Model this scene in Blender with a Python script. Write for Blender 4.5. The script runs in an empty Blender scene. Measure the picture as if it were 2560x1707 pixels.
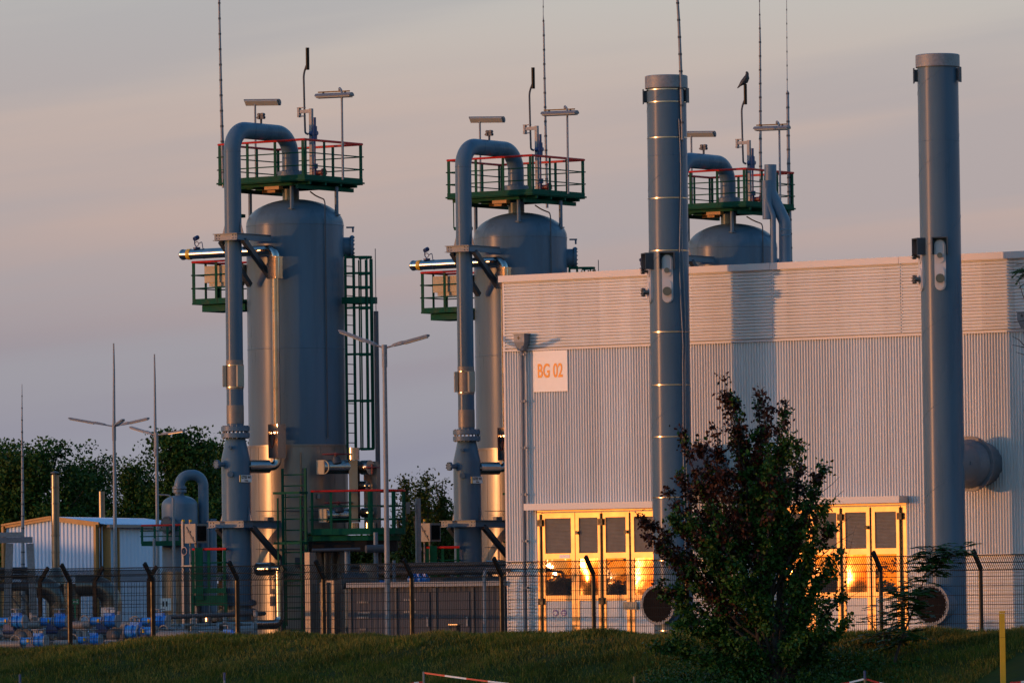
import bpy, math, random
import numpy as np
from mathutils import Vector, Matrix
R = math.radians
random.seed(7)
rng = np.random.default_rng(11)
S = bpy.context.scene
C = S.collection
Z = Vector((0, 0, 1))

# ------------------------------------------------------------------ camera
F = 14933.0                      # focal length in pixels of the 2560 px wide photograph
CX, CY, EYE, HOR, ROLL = 1280.0, 853.5, 2.6, 1440.0, 0.0134
_p = math.atan((HOR - CY) / F)
FWD = Vector((0, math.cos(_p), math.sin(_p)))
_r0, _u0 = Vector((1, 0, 0)), Vector((0, -math.sin(_p), math.cos(_p)))
RIGHT = _r0 * math.cos(ROLL) - _u0 * math.sin(ROLL)
UP = _u0 * math.cos(ROLL) + _r0 * math.sin(ROLL)
CAM = Vector((0, 0, EYE))
cd = bpy.data.cameras.new('camera')
cd.lens, cd.sensor_width, cd.clip_start, cd.clip_end = F / 2560 * 36, 36, 1, 8000
cam = bpy.data.objects.new('camera', cd)
C.objects.link(cam)
m = Matrix((RIGHT, UP, -FWD)).transposed().to_4x4()
m.translation = CAM
cam.matrix_world = m
S.camera = cam

# ------------------------------------------------------------------ sun, sky, exposure
SUN_AZ, SUN_EL = R(70.5), R(1.3)      # azimuth west of the direction from the scene to the camera
TO_SUN = Vector((-math.sin(SUN_AZ) * math.cos(SUN_EL), -math.cos(SUN_AZ) * math.cos(SUN_EL), math.sin(SUN_EL)))
sl = bpy.data.lights.new('sun', 'SUN')
sl.energy, sl.angle, sl.color = 0.30, R(0.5), (1.0, 0.42, 0.15)
so = bpy.data.objects.new('sun', sl)
so.rotation_euler = TO_SUN.to_track_quat('Z', 'Y').to_euler()
so.location = (-60, -20, 40)
C.objects.link(so)

W = bpy.data.worlds.new('World')
S.world = W
W.use_nodes = True
nt = W.node_tree
for n in list(nt.nodes):
    nt.nodes.remove(n)


def wn(kind, **kw):
    n = nt.nodes.new(kind)
    for k, v in kw.items():
        setattr(n, k, v)
    return n


def wl(a, b):
    nt.links.new(a, b)


def wmath(op, a, b=None, c=None):
    n = wn('ShaderNodeMath', operation=op)
    for i, v in enumerate((a, b, c)):
        if v is None:
            continue
        if isinstance(v, (int, float)):
            n.inputs[i].default_value = v
        else:
            wl(v, n.inputs[i])
    return n.outputs[0]


def wrange(v, a, b, c=0.0, d=1.0, smooth=True):
    n = wn('ShaderNodeMapRange')
    n.interpolation_type = 'SMOOTHSTEP' if smooth else 'LINEAR'
    wl(v, n.inputs['Value'])
    for k, x in zip(('From Min', 'From Max', 'To Min', 'To Max'), (a, b, c, d)):
        n.inputs[k].default_value = x
    return n.outputs['Result']


sky = wn('ShaderNodeTexSky', sky_type='NISHITA')
sky.sun_disc = False
sky.sun_elevation = SUN_EL
sky.sun_rotation = math.pi + SUN_AZ
sky.altitude, sky.air_density, sky.dust_density, sky.ozone_density = 50, 1.0, 0.6, 2.2
SKY_STRENGTH = 0.15
tc = wn('ShaderNodeTexCoord')
sep = wn('ShaderNodeSeparateXYZ')
wl(tc.outputs['Generated'], sep.inputs[0])
dx, dy, dz = sep.outputs
# thin evening cloud veil, lying in long bands low over the eastern horizon
ramp = wn('ShaderNodeValToRGB')
wl(wrange(dz, 0.0, 0.13, smooth=False), ramp.inputs[0])
el = ramp.color_ramp.elements
VEIL = [(0.0, (.215, .228, .305)), (0.14, (.24, .243, .31)), (0.30, (.30, .268, .295)), (0.46, (.46, .350, .315)), (0.60, (.48, .385, .345)), (0.74, (.47, .445, .415)), (1.0, (.42, .435, .44))]
el[0].position, el[0].color = VEIL[0][0], VEIL[0][1] + (1,)
el[1].position, el[1].color = VEIL[-1][0], VEIL[-1][1] + (1,)
for p_, c_ in VEIL[1:-1]:
    e = el.new(p_)
    e.color = c_ + (1,)
cmb = wn('ShaderNodeCombineXYZ')
wl(wmath('MULTIPLY', dx, 5.0), cmb.inputs[0])
wl(wmath('MULTIPLY_ADD', dz, 75.0, wmath('MULTIPLY', dx, -9.0)), cmb.inputs[1])
wl(wmath('MULTIPLY', dy, 2.0), cmb.inputs[2])
nz = wn('ShaderNodeTexNoise')
nz.inputs['Scale'].default_value = 1.0
nz.inputs['Detail'].default_value = 4
nz.inputs['Roughness'].default_value = 0.45
nz.inputs['Distortion'].default_value = 0.4
wl(cmb.outputs[0], nz.inputs['Vector'])
band = wrange(nz.outputs['Fac'], 0.36, 0.66)
blend = wn('ShaderNodeMix', data_type='RGBA')
blend.blend_type = 'MIX'
wl(wmath('MULTIPLY', band, 0.50), blend.inputs['Factor'])
wl(ramp.outputs[0], blend.inputs['A'])
blend.inputs['B'].default_value = (.315, .315, .345, 1)
VEIL_GAIN = 0.186
gain = wn('ShaderNodeMix', data_type='RGBA')
gain.blend_type = 'MULTIPLY'
gain.inputs['Factor'].default_value = 1
wl(blend.outputs['Result'], gain.inputs['A'])
gain.inputs['B'].default_value = (VEIL_GAIN / SKY_STRENGTH,) * 3 + (1,)
cover = wmath('MULTIPLY', wrange(dz, 0.12, 0.5, 1.0, 0.12), wrange(dy, 0.1, 0.75))
mixw = wn('ShaderNodeMix', data_type='RGBA')
wl(cover, mixw.inputs['Factor'])
tint = wn('ShaderNodeMix', data_type='RGBA')
tint.blend_type = 'MULTIPLY'
tint.inputs['Factor'].default_value = 1
wl(sky.outputs[0], tint.inputs['A'])
warm = wn('ShaderNodeMix', data_type='RGBA')
wl(wrange(dz, 0.0, 0.22), warm.inputs['Factor'])
warm.inputs['A'].default_value = (1.0, .62, .50, 1)
warm.inputs['B'].default_value = (.56, .84, .98, 1)
wl(warm.outputs['Result'], tint.inputs['B'])
wl(tint.outputs['Result'], mixw.inputs['A'])
wl(gain.outputs['Result'], mixw.inputs['B'])
bg = wn('ShaderNodeBackground')
bg.inputs['Strength'].default_value = SKY_STRENGTH
wl(mixw.outputs['Result'], bg.inputs['Color'])
out = wn('ShaderNodeOutputWorld')
wl(bg.outputs[0], out.inputs['Surface'])

S.view_settings.view_transform = 'Standard'
S.view_settings.look = 'None'
S.view_settings.gamma = 1
S.view_settings.exposure = 2.62
S.render.engine = 'CYCLES'
S.cycles.max_bounces = 6
S.cycles.diffuse_bounces = 3
S.cycles.glossy_bounces = 3
S.cycles.transparent_max_bounces = 6
S.cycles.caustics_reflective = False
S.cycles.caustics_refractive = False
S.cycles.sample_clamp_indirect = 6

# ------------------------------------------------------------------ placing helpers
SITE = R(34.3)                                   # the plant grid is turned against the view
U = Vector((math.cos(SITE), -math.sin(SITE), 0))  # along the hall front
V = Vector((math.sin(SITE), math.cos(SITE), 0))   # into the plant
N = -V                                            # outward normal of the hall front


def ray(px, py):
    return FWD * F + RIGHT * (px - CX) + UP * (CY - py)


def at(px, py, Y):
    d = ray(px, py)
    return CAM + d * (Y / d.y)


def hit(px, py, point, normal):
    d = ray(px, py)
    return CAM + d * ((point - CAM).dot(normal) / d.dot(normal))


def depth_for(px, py, z):
    d = ray(px, py)
    return d.y * (z - EYE) / d.z


# ------------------------------------------------------------------ mesh builder
class MB:
    def __init__(s):
        s.v, s.f, s.m = [], [], []
        s.mi = 0

    def add(s, vs, fs):
        o = len(s.v)
        s.v.extend([tuple(v) for v in vs])
        s.f.extend([tuple(i + o for i in f) for f in fs])
        s.m.extend([s.mi] * len(fs))

    def box(s, c, sz, ax=None):
        X, Y, Zz = ax if ax else (Vector((1, 0, 0)), Vector((0, 1, 0)), Z)
        c = Vector(c)
        hx, hy, hz = X * sz[0] / 2, Y * sz[1] / 2, Zz * sz[2] / 2
        vs = [c + a * hx + b * hy + d * hz for d in (-1, 1) for b in (-1, 1) for a in (-1, 1)]
        s.add(vs, [(0, 2, 3, 1), (4, 5, 7, 6), (0, 1, 5, 4), (2, 6, 7, 3), (0, 4, 6, 2), (1, 3, 7, 5)])

    def bar(s, p0, p1, w, h, up=Z):
        p0, p1 = Vector(p0), Vector(p1)
        d = p1 - p0
        L = d.length
        X = d / L
        Y = up.cross(X)
        if Y.length < 1e-4:
            Y = Vector((0, 1, 0)).cross(X)
        Y.normalize()
        s.box((p0 + p1) / 2, (L, w, h), (X, Y, X.cross(Y)))

    def ring(s, c, X, Y, r, seg):
        return [c + X * (r * math.cos(2 * math.pi * i / seg)) + Y * (r * math.sin(2 * math.pi * i / seg)) for i in range(seg)]

    def frame(s, d):
        d = d.normalized()
        a = Z if abs(d.z) < .9 else Vector((1, 0, 0))
        X = a.cross(d).normalized()
        return X, d.cross(X)

    def cyl(s, p0, p1, r0, r1=None, seg=14, cap=True):
        p0, p1 = Vector(p0), Vector(p1)
        r1 = r0 if r1 is None else r1
        X, Y = s.frame(p1 - p0)
        a, b = s.ring(p0, X, Y, r0, seg), s.ring(p1, X, Y, r1, seg)
        s.add(a + b, [(i, (i + 1) % seg, seg + (i + 1) % seg, seg + i) for i in range(seg)])
        if cap:
            s.add(a, [tuple(reversed(range(seg)))])
            s.add(b, [tuple(range(seg))])

    def tube(s, pts, r, seg=12, cap=True):
        pts = [Vector(p) for p in pts]
        n = len(pts)
        rs = r if isinstance(r, (list, tuple)) else [r] * n
        X, Y = s.frame(pts[1] - pts[0])
        t0 = (pts[1] - pts[0]).normalized()
        vs = []
        for i, p in enumerate(pts):
            a = (pts[i] - pts[i - 1]).normalized() if i else t0
            b = (pts[i + 1] - pts[i]).normalized() if i < n - 1 else a
            t = (a + b)
            t = t.normalized() if t.length > 1e-6 else a
            q = t0.rotation_difference(t)
            X = q @ X
            X = (X - t * X.dot(t)).normalized()
            Y = t.cross(X)
            t0 = t
            k = 1 / max(.5, a.dot(t))
            vs += [p + (X * (rs[i] * math.cos(2 * math.pi * j / seg)) + Y * (rs[i] * math.sin(2 * math.pi * j / seg))) * (1 if k < 1.02 else k ** .5) for j in range(seg)]
        fs = [(i * seg + j, i * seg + (j + 1) % seg, (i + 1) * seg + (j + 1) % seg, (i + 1) * seg + j) for i in range(n - 1) for j in range(seg)]
        s.add(vs, fs)
        if cap:
            s.add(vs[:seg], [tuple(reversed(range(seg)))])
            s.add(vs[-seg:], [tuple(range(seg))])

    def lathe(s, c, prof, seg=40, axis=None, cap=True):
        c = Vector(c)
        axis = axis or Z
        X, Y = (Vector((1, 0, 0)), Vector((0, 1, 0))) if axis is Z else s.frame(axis)
        vs = []
        for r, h in prof:
            vs += s.ring(c + axis * h, X, Y, max(r, 1e-4), seg)
        fs = [(i * seg + j, i * seg + (j + 1) % seg, (i + 1) * seg + (j + 1) % seg, (i + 1) * seg + j) for i in range(len(prof) - 1) for j in range(seg)]
        s.add(vs, fs)
        if cap:
            s.add(vs[:seg], [tuple(reversed(range(seg)))])
            s.add(vs[-seg:], [tuple(range(seg))])

    def flange(s, c, axis, r, t, bolts=12, bolt_r=.02):
        c, axis = Vector(c), axis.normalized()
        s.cyl(c - axis * t / 2, c + axis * t / 2, r, seg=28)
        X, Y = s.frame(axis)
        for i in range(bolts):
            a = 2 * math.pi * (i + .5) / bolts
            q = c + (X * math.cos(a) + Y * math.sin(a)) * (r * .86)
            s.cyl(q - axis * (t / 2 + .03), q + axis * (t / 2 + .03), bolt_r, seg=6)

    def prism(s, poly, ext):
        poly = [Vector(p) for p in poly]
        ext = Vector(ext)
        n = len(poly)
        vs = poly + [p + ext for p in poly]
        s.add(vs, [tuple(reversed(range(n))), tuple(range(n, 2 * n))] + [(i, (i + 1) % n, n + (i + 1) % n, n + i) for i in range(n)])

    def quad(s, a, b, c, d):
        s.add([a, b, c, d], [(0, 1, 2, 3)])

    def ball(s, c, r, sc=(1, 1, 1), seg=12, ax=None):
        X, Y, Zz = ax if ax else (Vector((1, 0, 0)), Vector((0, 1, 0)), Z)
        c = Vector(c)
        rows = seg // 2
        vs = []
        for i in range(rows + 1):
            a = math.pi * i / rows
            for j in range(seg):
                b = 2 * math.pi * j / seg
                vs.append(c + X * (r * sc[0] * math.sin(a) * math.cos(b)) + Y * (r * sc[1] * math.sin(a) * math.sin(b)) - Zz * (r * sc[2] * math.cos(a)))
        s.add(vs, [(i * seg + j, i * seg + (j + 1) % seg, (i + 1) * seg + (j + 1) % seg, (i + 1) * seg + j) for i in range(rows) for j in range(seg)])

    def build(s, name, mats, parent=None, sharp=38, smooth=True):
        me = bpy.data.meshes.new(name)
        base = parent_loc(parent)
        me.from_pydata([(v[0] - base.x, v[1] - base.y, v[2] - base.z) for v in s.v], [], s.f)
        mats = mats if isinstance(mats, (list, tuple)) else [mats]
        for q in mats:
            me.materials.append(q)
        if len(mats) > 1:
            me.polygons.foreach_set('material_index', s.m)
        if smooth:
            me.polygons.foreach_set('use_smooth', [True] * len(me.polygons))
            me.set_sharp_from_angle(angle=R(sharp))
        me.update()
        o = bpy.data.objects.new(name, me)
        C.objects.link(o)
        if parent is not None:
            o.parent = parent
        return o


def parent_loc(p):
    """World location of the thing a part hangs under (things are only translated)."""
    v = Vector((0, 0, 0))
    while p is not None:
        v += p.location
        p = p.parent
    return v


def arc(c, a, b, r, t0, t1, n=8):
    """Points on a bend of radius r round c, from angle t0 to t1 in the plane of the directions a, b."""
    return [Vector(c) + a * (r * math.cos(t0 + (t1 - t0) * i / n)) + b * (r * math.sin(t0 + (t1 - t0) * i / n)) for i in range(n + 1)]


def bent(pts, r, n=7):
    """Polyline with rounded corners."""
    pts = [Vector(p) for p in pts]
    res = [pts[0]]
    for i in range(1, len(pts) - 1):
        p, a, b = pts[i], pts[i - 1], pts[i + 1]
        da, db = (a - p), (b - p)
        rr = min(r, da.length * .49, db.length * .49)
        p0, p1 = p + da.normalized() * rr, p + db.normalized() * rr
        for k in range(n + 1):
            t = k / n
            res.append(p0 * (1 - t) ** 2 + p * (2 * t * (1 - t)) + p1 * t ** 2)
    res.append(pts[-1])
    return res


def bend90(pts, r, n=8):
    """Like bent() but with true circular corners (for pipes)."""
    pts = [Vector(p) for p in pts]
    res = [pts[0]]
    for i in range(1, len(pts) - 1):
        p = pts[i]
        a, b = (pts[i - 1] - p).normalized(), (pts[i + 1] - p).normalized()
        ang = a.angle(b)
        t = r / math.tan(ang / 2)
        c = p + (a + b).normalized() * (r / math.sin(ang / 2))
        s0, s1 = (p + a * t - c), (p + b * t - c)
        w = s0.angle(s1)
        for k in range(n + 1):
            f = k / n
            res.append(c + (s0 * math.sin((1 - f) * w) + s1 * math.sin(f * w)) / math.sin(w))
    res.append(pts[-1])
    return res


def thing(name, label, cat, loc=(0, 0, 0), group=None):
    o = bpy.data.objects.new(name, None)
    o.location = Vector(loc)
    o.empty_display_size = .3
    C.objects.link(o)
    o['label'], o['category'] = label, cat
    if group:
        o['group'] = group
    return o


def tag(o, label, cat, group=None):
    o['label'], o['category'] = label, cat
    if group:
        o['group'] = group
    return o


def copy_tree(o, parent=None):
    c = o.copy()
    C.objects.link(c)
    c.parent = parent
    for ch in list(o.children):
        copy_tree(ch, c)
    return c


# ------------------------------------------------------------------ materials
def mat(name, col, rough=.5, metal=0.0, var=.12, scale=3.0, bump=0.0, bscale=30.0, spec=.5, streak=False, coat=0.0, aniso=0.0):
    M = bpy.data.materials.new(name)
    M.use_nodes = True
    t = M.node_tree
    b = t.nodes['Principled BSDF']
    b.inputs['Roughness'].default_value = rough
    b.inputs['Metallic'].default_value = metal
    b.inputs['Specular IOR Level'].default_value = spec
    b.inputs['Coat Weight'].default_value = coat
    b.inputs['Coat Roughness'].default_value = .12
    if aniso:
        b.inputs['Anisotropic'].default_value = aniso
    tcn = t.nodes.new('ShaderNodeTexCoord')
    mp = t.nodes.new('ShaderNodeMapping')
    mp.inputs['Scale'].default_value = (scale, scale, scale * (.12 if streak else 1))
    t.links.new(tcn.outputs['Object'], mp.inputs[0])
    n = t.nodes.new('ShaderNodeTexNoise')
    n.inputs['Scale'].default_value = 1
    n.inputs['Detail'].default_value = 5
    n.inputs['Roughness'].default_value = .6
    t.links.new(mp.outputs[0], n.inputs['Vector'])
    r = t.nodes.new('ShaderNodeMapRange')
    r.inputs['From Min'].default_value, r.inputs['From Max'].default_value = .3, .7
    r.inputs['To Min'].default_value, r.inputs['To Max'].default_value = 1 - var, 1 + var
    t.links.new(n.outputs['Fac'], r.inputs['Value'])
    x = t.nodes.new('ShaderNodeMix')
    x.data_type, x.blend_type = 'RGBA', 'MULTIPLY'
    x.inputs['Factor'].default_value = 1
    x.inputs['A'].default_value = tuple(col) + (1,)
    t.links.new(r.outputs['Result'], x.inputs['B'])
    t.links.new(x.outputs['Result'], b.inputs['Base Color'])
    r2 = t.nodes.new('ShaderNodeMapRange')
    r2.inputs['From Min'].default_value, r2.inputs['From Max'].default_value = .3, .7
    r2.inputs['To Min'].default_value, r2.inputs['To Max'].default_value = max(.02, rough * (1 - var)), min(1, rough * (1 + var))
    t.links.new(n.outputs['Fac'], r2.inputs['Value'])
    t.links.new(r2.outputs['Result'], b.inputs['Roughness'])
    if bump:
        n2 = t.nodes.new('ShaderNodeTexNoise')
        n2.inputs['Scale'].default_value = bscale
        n2.inputs['Detail'].default_value = 3
        t.links.new(tcn.outputs['Object'], n2.inputs['Vector'])
        bp = t.nodes.new('ShaderNodeBump')
        bp.inputs['Strength'].default_value = bump
        bp.inputs['Distance'].default_value = .02
        t.links.new(n2.outputs['Fac'], bp.inputs['Height'])
        t.links.new(bp.outputs[0], b.inputs['Normal'])
    return M


PAINT = mat('grey_tank_paint', (.074, .132, .190), .29, .0, .17, 1.2, streak=True, bump=.05, bscale=1.3, spec=.13)
PAINTL = mat('light_grey_pipe_paint', (.078, .132, .188), .45, .0, .12, 2.0, spec=.35)
STEEL = mat('dark_steel_paint', (.036, .048, .062), .55, .0, .15, 4)
GALV = mat('galvanised_steel', (.19, .205, .225), .55, .15, .22, 14)
ALU = mat('aluminium_cladding', (.15, .145, .135), .31, 1.0, .16, 2.0, bump=.16, bscale=2.5)
ALUS = mat('bright_insulation_sheet', (.33, .325, .315), .22, 1.0, .10, 3.0, bump=.06, bscale=5)
SKIRT = mat('weathered_skirt_sheet', (.20, .19, .175), .36, .38, .20, 2.2, bump=.16, bscale=2.5, streak=True)
BROWNSHEET = mat('dull_grey_band', (.17, .155, .14), .5, .3, .12, 4)
GREEN = mat('green_railing_paint', (.002, .062, .038), .6, 0, .2, 5, spec=.08)
RED = mat('red_handrail_paint', (.46, .016, .010), .5, 0, .15, 5, spec=.25)
WHEELRED = mat('dull_red_wheel', (.14, .02, .018), .5, 0, .2, 8)
YELLOW = mat('yellow_paint', (.55, .33, .01), .45, 0, .1, 6)
BLUE = mat('blue_actuator_paint', (.012, .19, .60), .42, 0, .18, 9)
DKBLUE = mat('dark_blue_casting', (.012, .04, .13), .4, 0, .18, 9)
BLACK = mat('black_steel', (.004, .005, .006), .30, 0, .2, 8, spec=.11)
BLACKM = mat('matt_black_steel', (.006, .007, .008), .7, 0, .2, 8, spec=.12)
DARK = mat('dark_rubber', (.02, .021, .024), .6, 0, .2, 8)
CABINET = mat('light_grey_cabinet', (.18, .178, .172), .55, .1, .1, 4)
CREAM = mat('cream_box_paint', (.28, .26, .20), .55, .1, .1, 4)
SHEET = mat('silver_wall_sheet', (.60, .605, .60), .48, .0, .12, 1.3, streak=True)
TRIMW = mat('pale_metal_flashing', (.52, .51, .51), .46, .0, .06, 2)
DOORM = mat('door_leaf_sunset_tint', (.50, .32, .14), .46, .85, .10, 2, bump=.06, bscale=2.0)  # orange in the base colour stands in for low sun mirrored by the leaves
LOUVRE = mat('louvre_metal', (.26, .27, .29), .55, .0, .12, 5)
WHITE = mat('white_sign_paint', (.72, .72, .70), .45, 0, .04, 4)
ORANGE = mat('orange_letter_paint', (.78, .25, .004), .45, 0, .08, 3)
SIGNBLUE = mat('safety_blue', (.01, .05, .30), .4, 0, .05, 4)
SIGNGREEN = mat('escape_green', (.005, .22, .10), .4, 0, .05, 4)
INK = mat('black_ink', (.02, .02, .022), .5, 0, .05, 4)
LAMPGLASS = mat('lamp_cover', (.26, .27, .25), .25, 0, .05, 6, spec=.6)
LAMPBODY = mat('lamp_body', (.13, .145, .17), .5, .0, .12, 8)
HALLBLUE = mat('pale_blue_sheet', (.42, .54, .70), .5, .0, .06, 1.0, streak=True)
OCHRE = mat('ochre_trim', (.30, .135, .026), .5, 0, .1, 3)
CONTAINER = mat('grey_container_paint', (.070, .074, .085), .7, .0, .16, 1.5, streak=True, spec=.1)
GLASS = mat('window_glass', (.03, .028, .03), .035, 0.0, .05, 3, bump=.30, bscale=2.2, spec=1.0)
DOORWIN = mat('door_pane_sunset_tint', (.28, .16, .06), .10, .75, .1, 3, bump=.25, bscale=1.7)  # amber base paints the sunset reflection into every other glass pane
BARK = mat('bark', (.022, .017, .013), .8, 0, .3, 12)
LEAFG = mat('green_leaf', (.019, .062, .007), .55, 0, .40, 1.6, spec=.2)
LEAFR = mat('dark_red_leaf', (.032, .010, .006), .55, 0, .40, 1.6, spec=.2)
LEAFB = mat('distant_leaf', (.030, .068, .013), .65, 0, .45, .5, spec=.1)
LEAFO = mat('olive_leaf', (.036, .052, .009), .65, 0, .45, .7, spec=.1)
LEAFY = mat('yellow_green_leaf', (.024, .050, .008), .6, 0, .35, 2, spec=.1)
BIRD = mat('dark_feathers', (.03, .026, .024), .6, 0, .3, 20)
TAPER = mat('red_tape', (.55, .03, .02), .4, 0, .05, 4)
TAPEW = mat('white_tape', (.75, .74, .72), .4, 0, .05, 4)
WOOD = mat('stake_wood', (.25, .17, .08), .7, 0, .2, 10)
YARD = mat('yard_gravel', (.07, .07, .07), .9, 0, .3, 1.5, bump=.4, bscale=12)
SOIL = mat('grassy_soil', (.036, .042, .010), .95, 0, .45, 1.1, bump=.5, bscale=8, spec=.03)
GRASS = mat('grass_blade', (.062, .080, .012), .7, 0, .55, .9, spec=.06)
DRYGRASS = mat('dry_grass_blade', (.19, .150, .030), .7, 0, .35, 1.3, spec=.1)


def sheet_laps(M, width=1.06):
    """Each rolled sheet of the cladding weathers a little differently; a few run marks and dust near the bottom."""
    t = M.node_tree
    b = t.nodes['Principled BSDF']
    old = b.inputs['Base Color'].links[0].from_socket
    tcn = t.nodes.new('ShaderNodeNewGeometry')
    d = t.nodes.new('ShaderNodeVectorMath')
    d.operation = 'DOT_PRODUCT'
    t.links.new(tcn.outputs['Position'], d.inputs[0])
    d.inputs[1].default_value = tuple(U / width)
    fl = t.nodes.new('ShaderNodeMath')
    fl.operation = 'FLOOR'
    t.links.new(d.outputs['Value'], fl.inputs[0])
    w = t.nodes.new('ShaderNodeTexWhiteNoise')
    w.noise_dimensions = '1D'
    t.links.new(fl.outputs[0], w.inputs['W'])
    r = t.nodes.new('ShaderNodeMapRange')
    r.inputs['To Min'].default_value, r.inputs['To Max'].default_value = .90, 1.06
    t.links.new(w.outputs['Value'], r.inputs['Value'])
    mp = t.nodes.new('ShaderNodeMapping')
    mp.inputs['Scale'].default_value = (2.6, 2.6, .22)
    t.links.new(tcn.outputs['Position'], mp.inputs[0])
    n = t.nodes.new('ShaderNodeTexNoise')
    n.inputs['Scale'].default_value, n.inputs['Detail'].default_value = 1.6, 4
    t.links.new(mp.outputs[0], n.inputs['Vector'])
    r3 = t.nodes.new('ShaderNodeMapRange')
    r3.inputs['From Min'].default_value, r3.inputs['From Max'].default_value = .60, .78
    r3.inputs['To Min'].default_value, r3.inputs['To Max'].default_value = 1.0, .80
    t.links.new(n.outputs['Fac'], r3.inputs['Value'])
    k = t.nodes.new('ShaderNodeMath')
    k.operation = 'MULTIPLY'
    t.links.new(r.outputs['Result'], k.inputs[0])
    t.links.new(r3.outputs['Result'], k.inputs[1])
    x = t.nodes.new('ShaderNodeMix')
    x.data_type, x.blend_type = 'RGBA', 'MULTIPLY'
    x.inputs['Factor'].default_value = 1
    t.links.new(old, x.inputs['A'])
    t.links.new(k.outputs[0], x.inputs['B'])
    t.links.new(x.outputs['Result'], b.inputs['Base Color'])


sheet_laps(SHEET)

# ------------------------------------------------------------------ ground: plant yard, bund, fields
FP = at(174, 1440, 141.0)
FP.z = 0
POST_GAP = 2.47


def fence_sq(x, y):
    d = Vector((x, y, 0)) - FP
    return d.dot(U), d.dot(N)          # along the fence, distance in front of it


def smooth(t):
    t = np.clip(t, 0, 1)
    return t * t * (3 - 2 * t)


def bumps(s, q):
    return (.022 * np.sin(s * 1.7 + 1.3) + .045 * np.sin(s * .63 + q * .5) + .014 * np.sin(s * 3.1 - q * 1.1) + .01 * np.sin(s * 5.7 + q * 2.3))


def ground_z(s, q):
    crest = 1.31 - .22 * np.exp(-((s - 3.2) / 3.6) ** 2) + .05 * np.exp(-((s - 12) / 4) ** 2)
    up = smooth((q - 1.5) / 4.0)
    down = 1 - smooth((q - 5.5) / 6.5)
    b = crest * up * down
    b = b + bumps(s, q) * np.clip(b, 0, 1)
    x = FP.x + U.x * s + N.x * q
    y = FP.y + U.y * s + N.y * q
    # added bank, out of view on the sunset side, shaped to shade the low ground
    bank = 2.72 * smooth((-x - 58) / 9) * (1 - smooth((-x - 86) / 12)) * smooth((y - 40) / 15) * (1 - smooth((y - 113) / 10))
    far = (6.6 + .5 * np.sin(y * .21) + .35 * np.sin(y * .53 + x * .2) + .2 * np.sin(y * 1.1)) * smooth((-x - 62) / 9) * (1 - smooth((-x - 95) / 14)) * smooth((y - 163) / 12) * (1 - smooth((y - 330) / 30))  # added unseen hill that keeps low sun off the blue hall and gantry
    return b + bank + far


def axis_pts(lo, hi, step, far, grow=1.35):
    a = list(np.arange(lo, hi + .001, step))
    d = step
    while a[-1] < far:
        d *= grow
        a.append(a[-1] + d)
    d = step
    while a[0] > -far:
        d *= grow
        a.insert(0, a[0] - d)
    return np.array(a)


ss, qq = axis_pts(-8, 36, .35, 3000), axis_pts(0, 13, .3, 3000)
SS, QQ = np.meshgrid(ss, qq)
ZZ = ground_z(SS, QQ)
XX, YY = FP.x + U.x * SS + N.x * QQ, FP.y + U.y * SS + N.y * QQ
gv = np.stack([XX, YY, ZZ], -1).reshape(-1, 3)
ns, nq = len(ss), len(qq)
gf = [(j * ns + i, j * ns + i + 1, (j + 1) * ns + i + 1, (j + 1) * ns + i) for j in range(nq - 1) for i in range(ns - 1)]
me = bpy.data.meshes.new('ground')
me.from_pydata(gv.tolist(), [], [tuple(reversed(f)) for f in gf])
me.materials.append(SOIL)
me.materials.append(YARD)
me.polygons.foreach_set('material_index', [1 if (qq[j] < .8 and qq[j] > -120 and -150 < ss[i] < 150) else 0 for j in range(nq - 1) for i in range(ns - 1)])
me.polygons.foreach_set('use_smooth', [True] * len(me.polygons))
go = bpy.data.objects.new('ground', me)
C.objects.link(go)
go['kind'] = 'structure'


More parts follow.
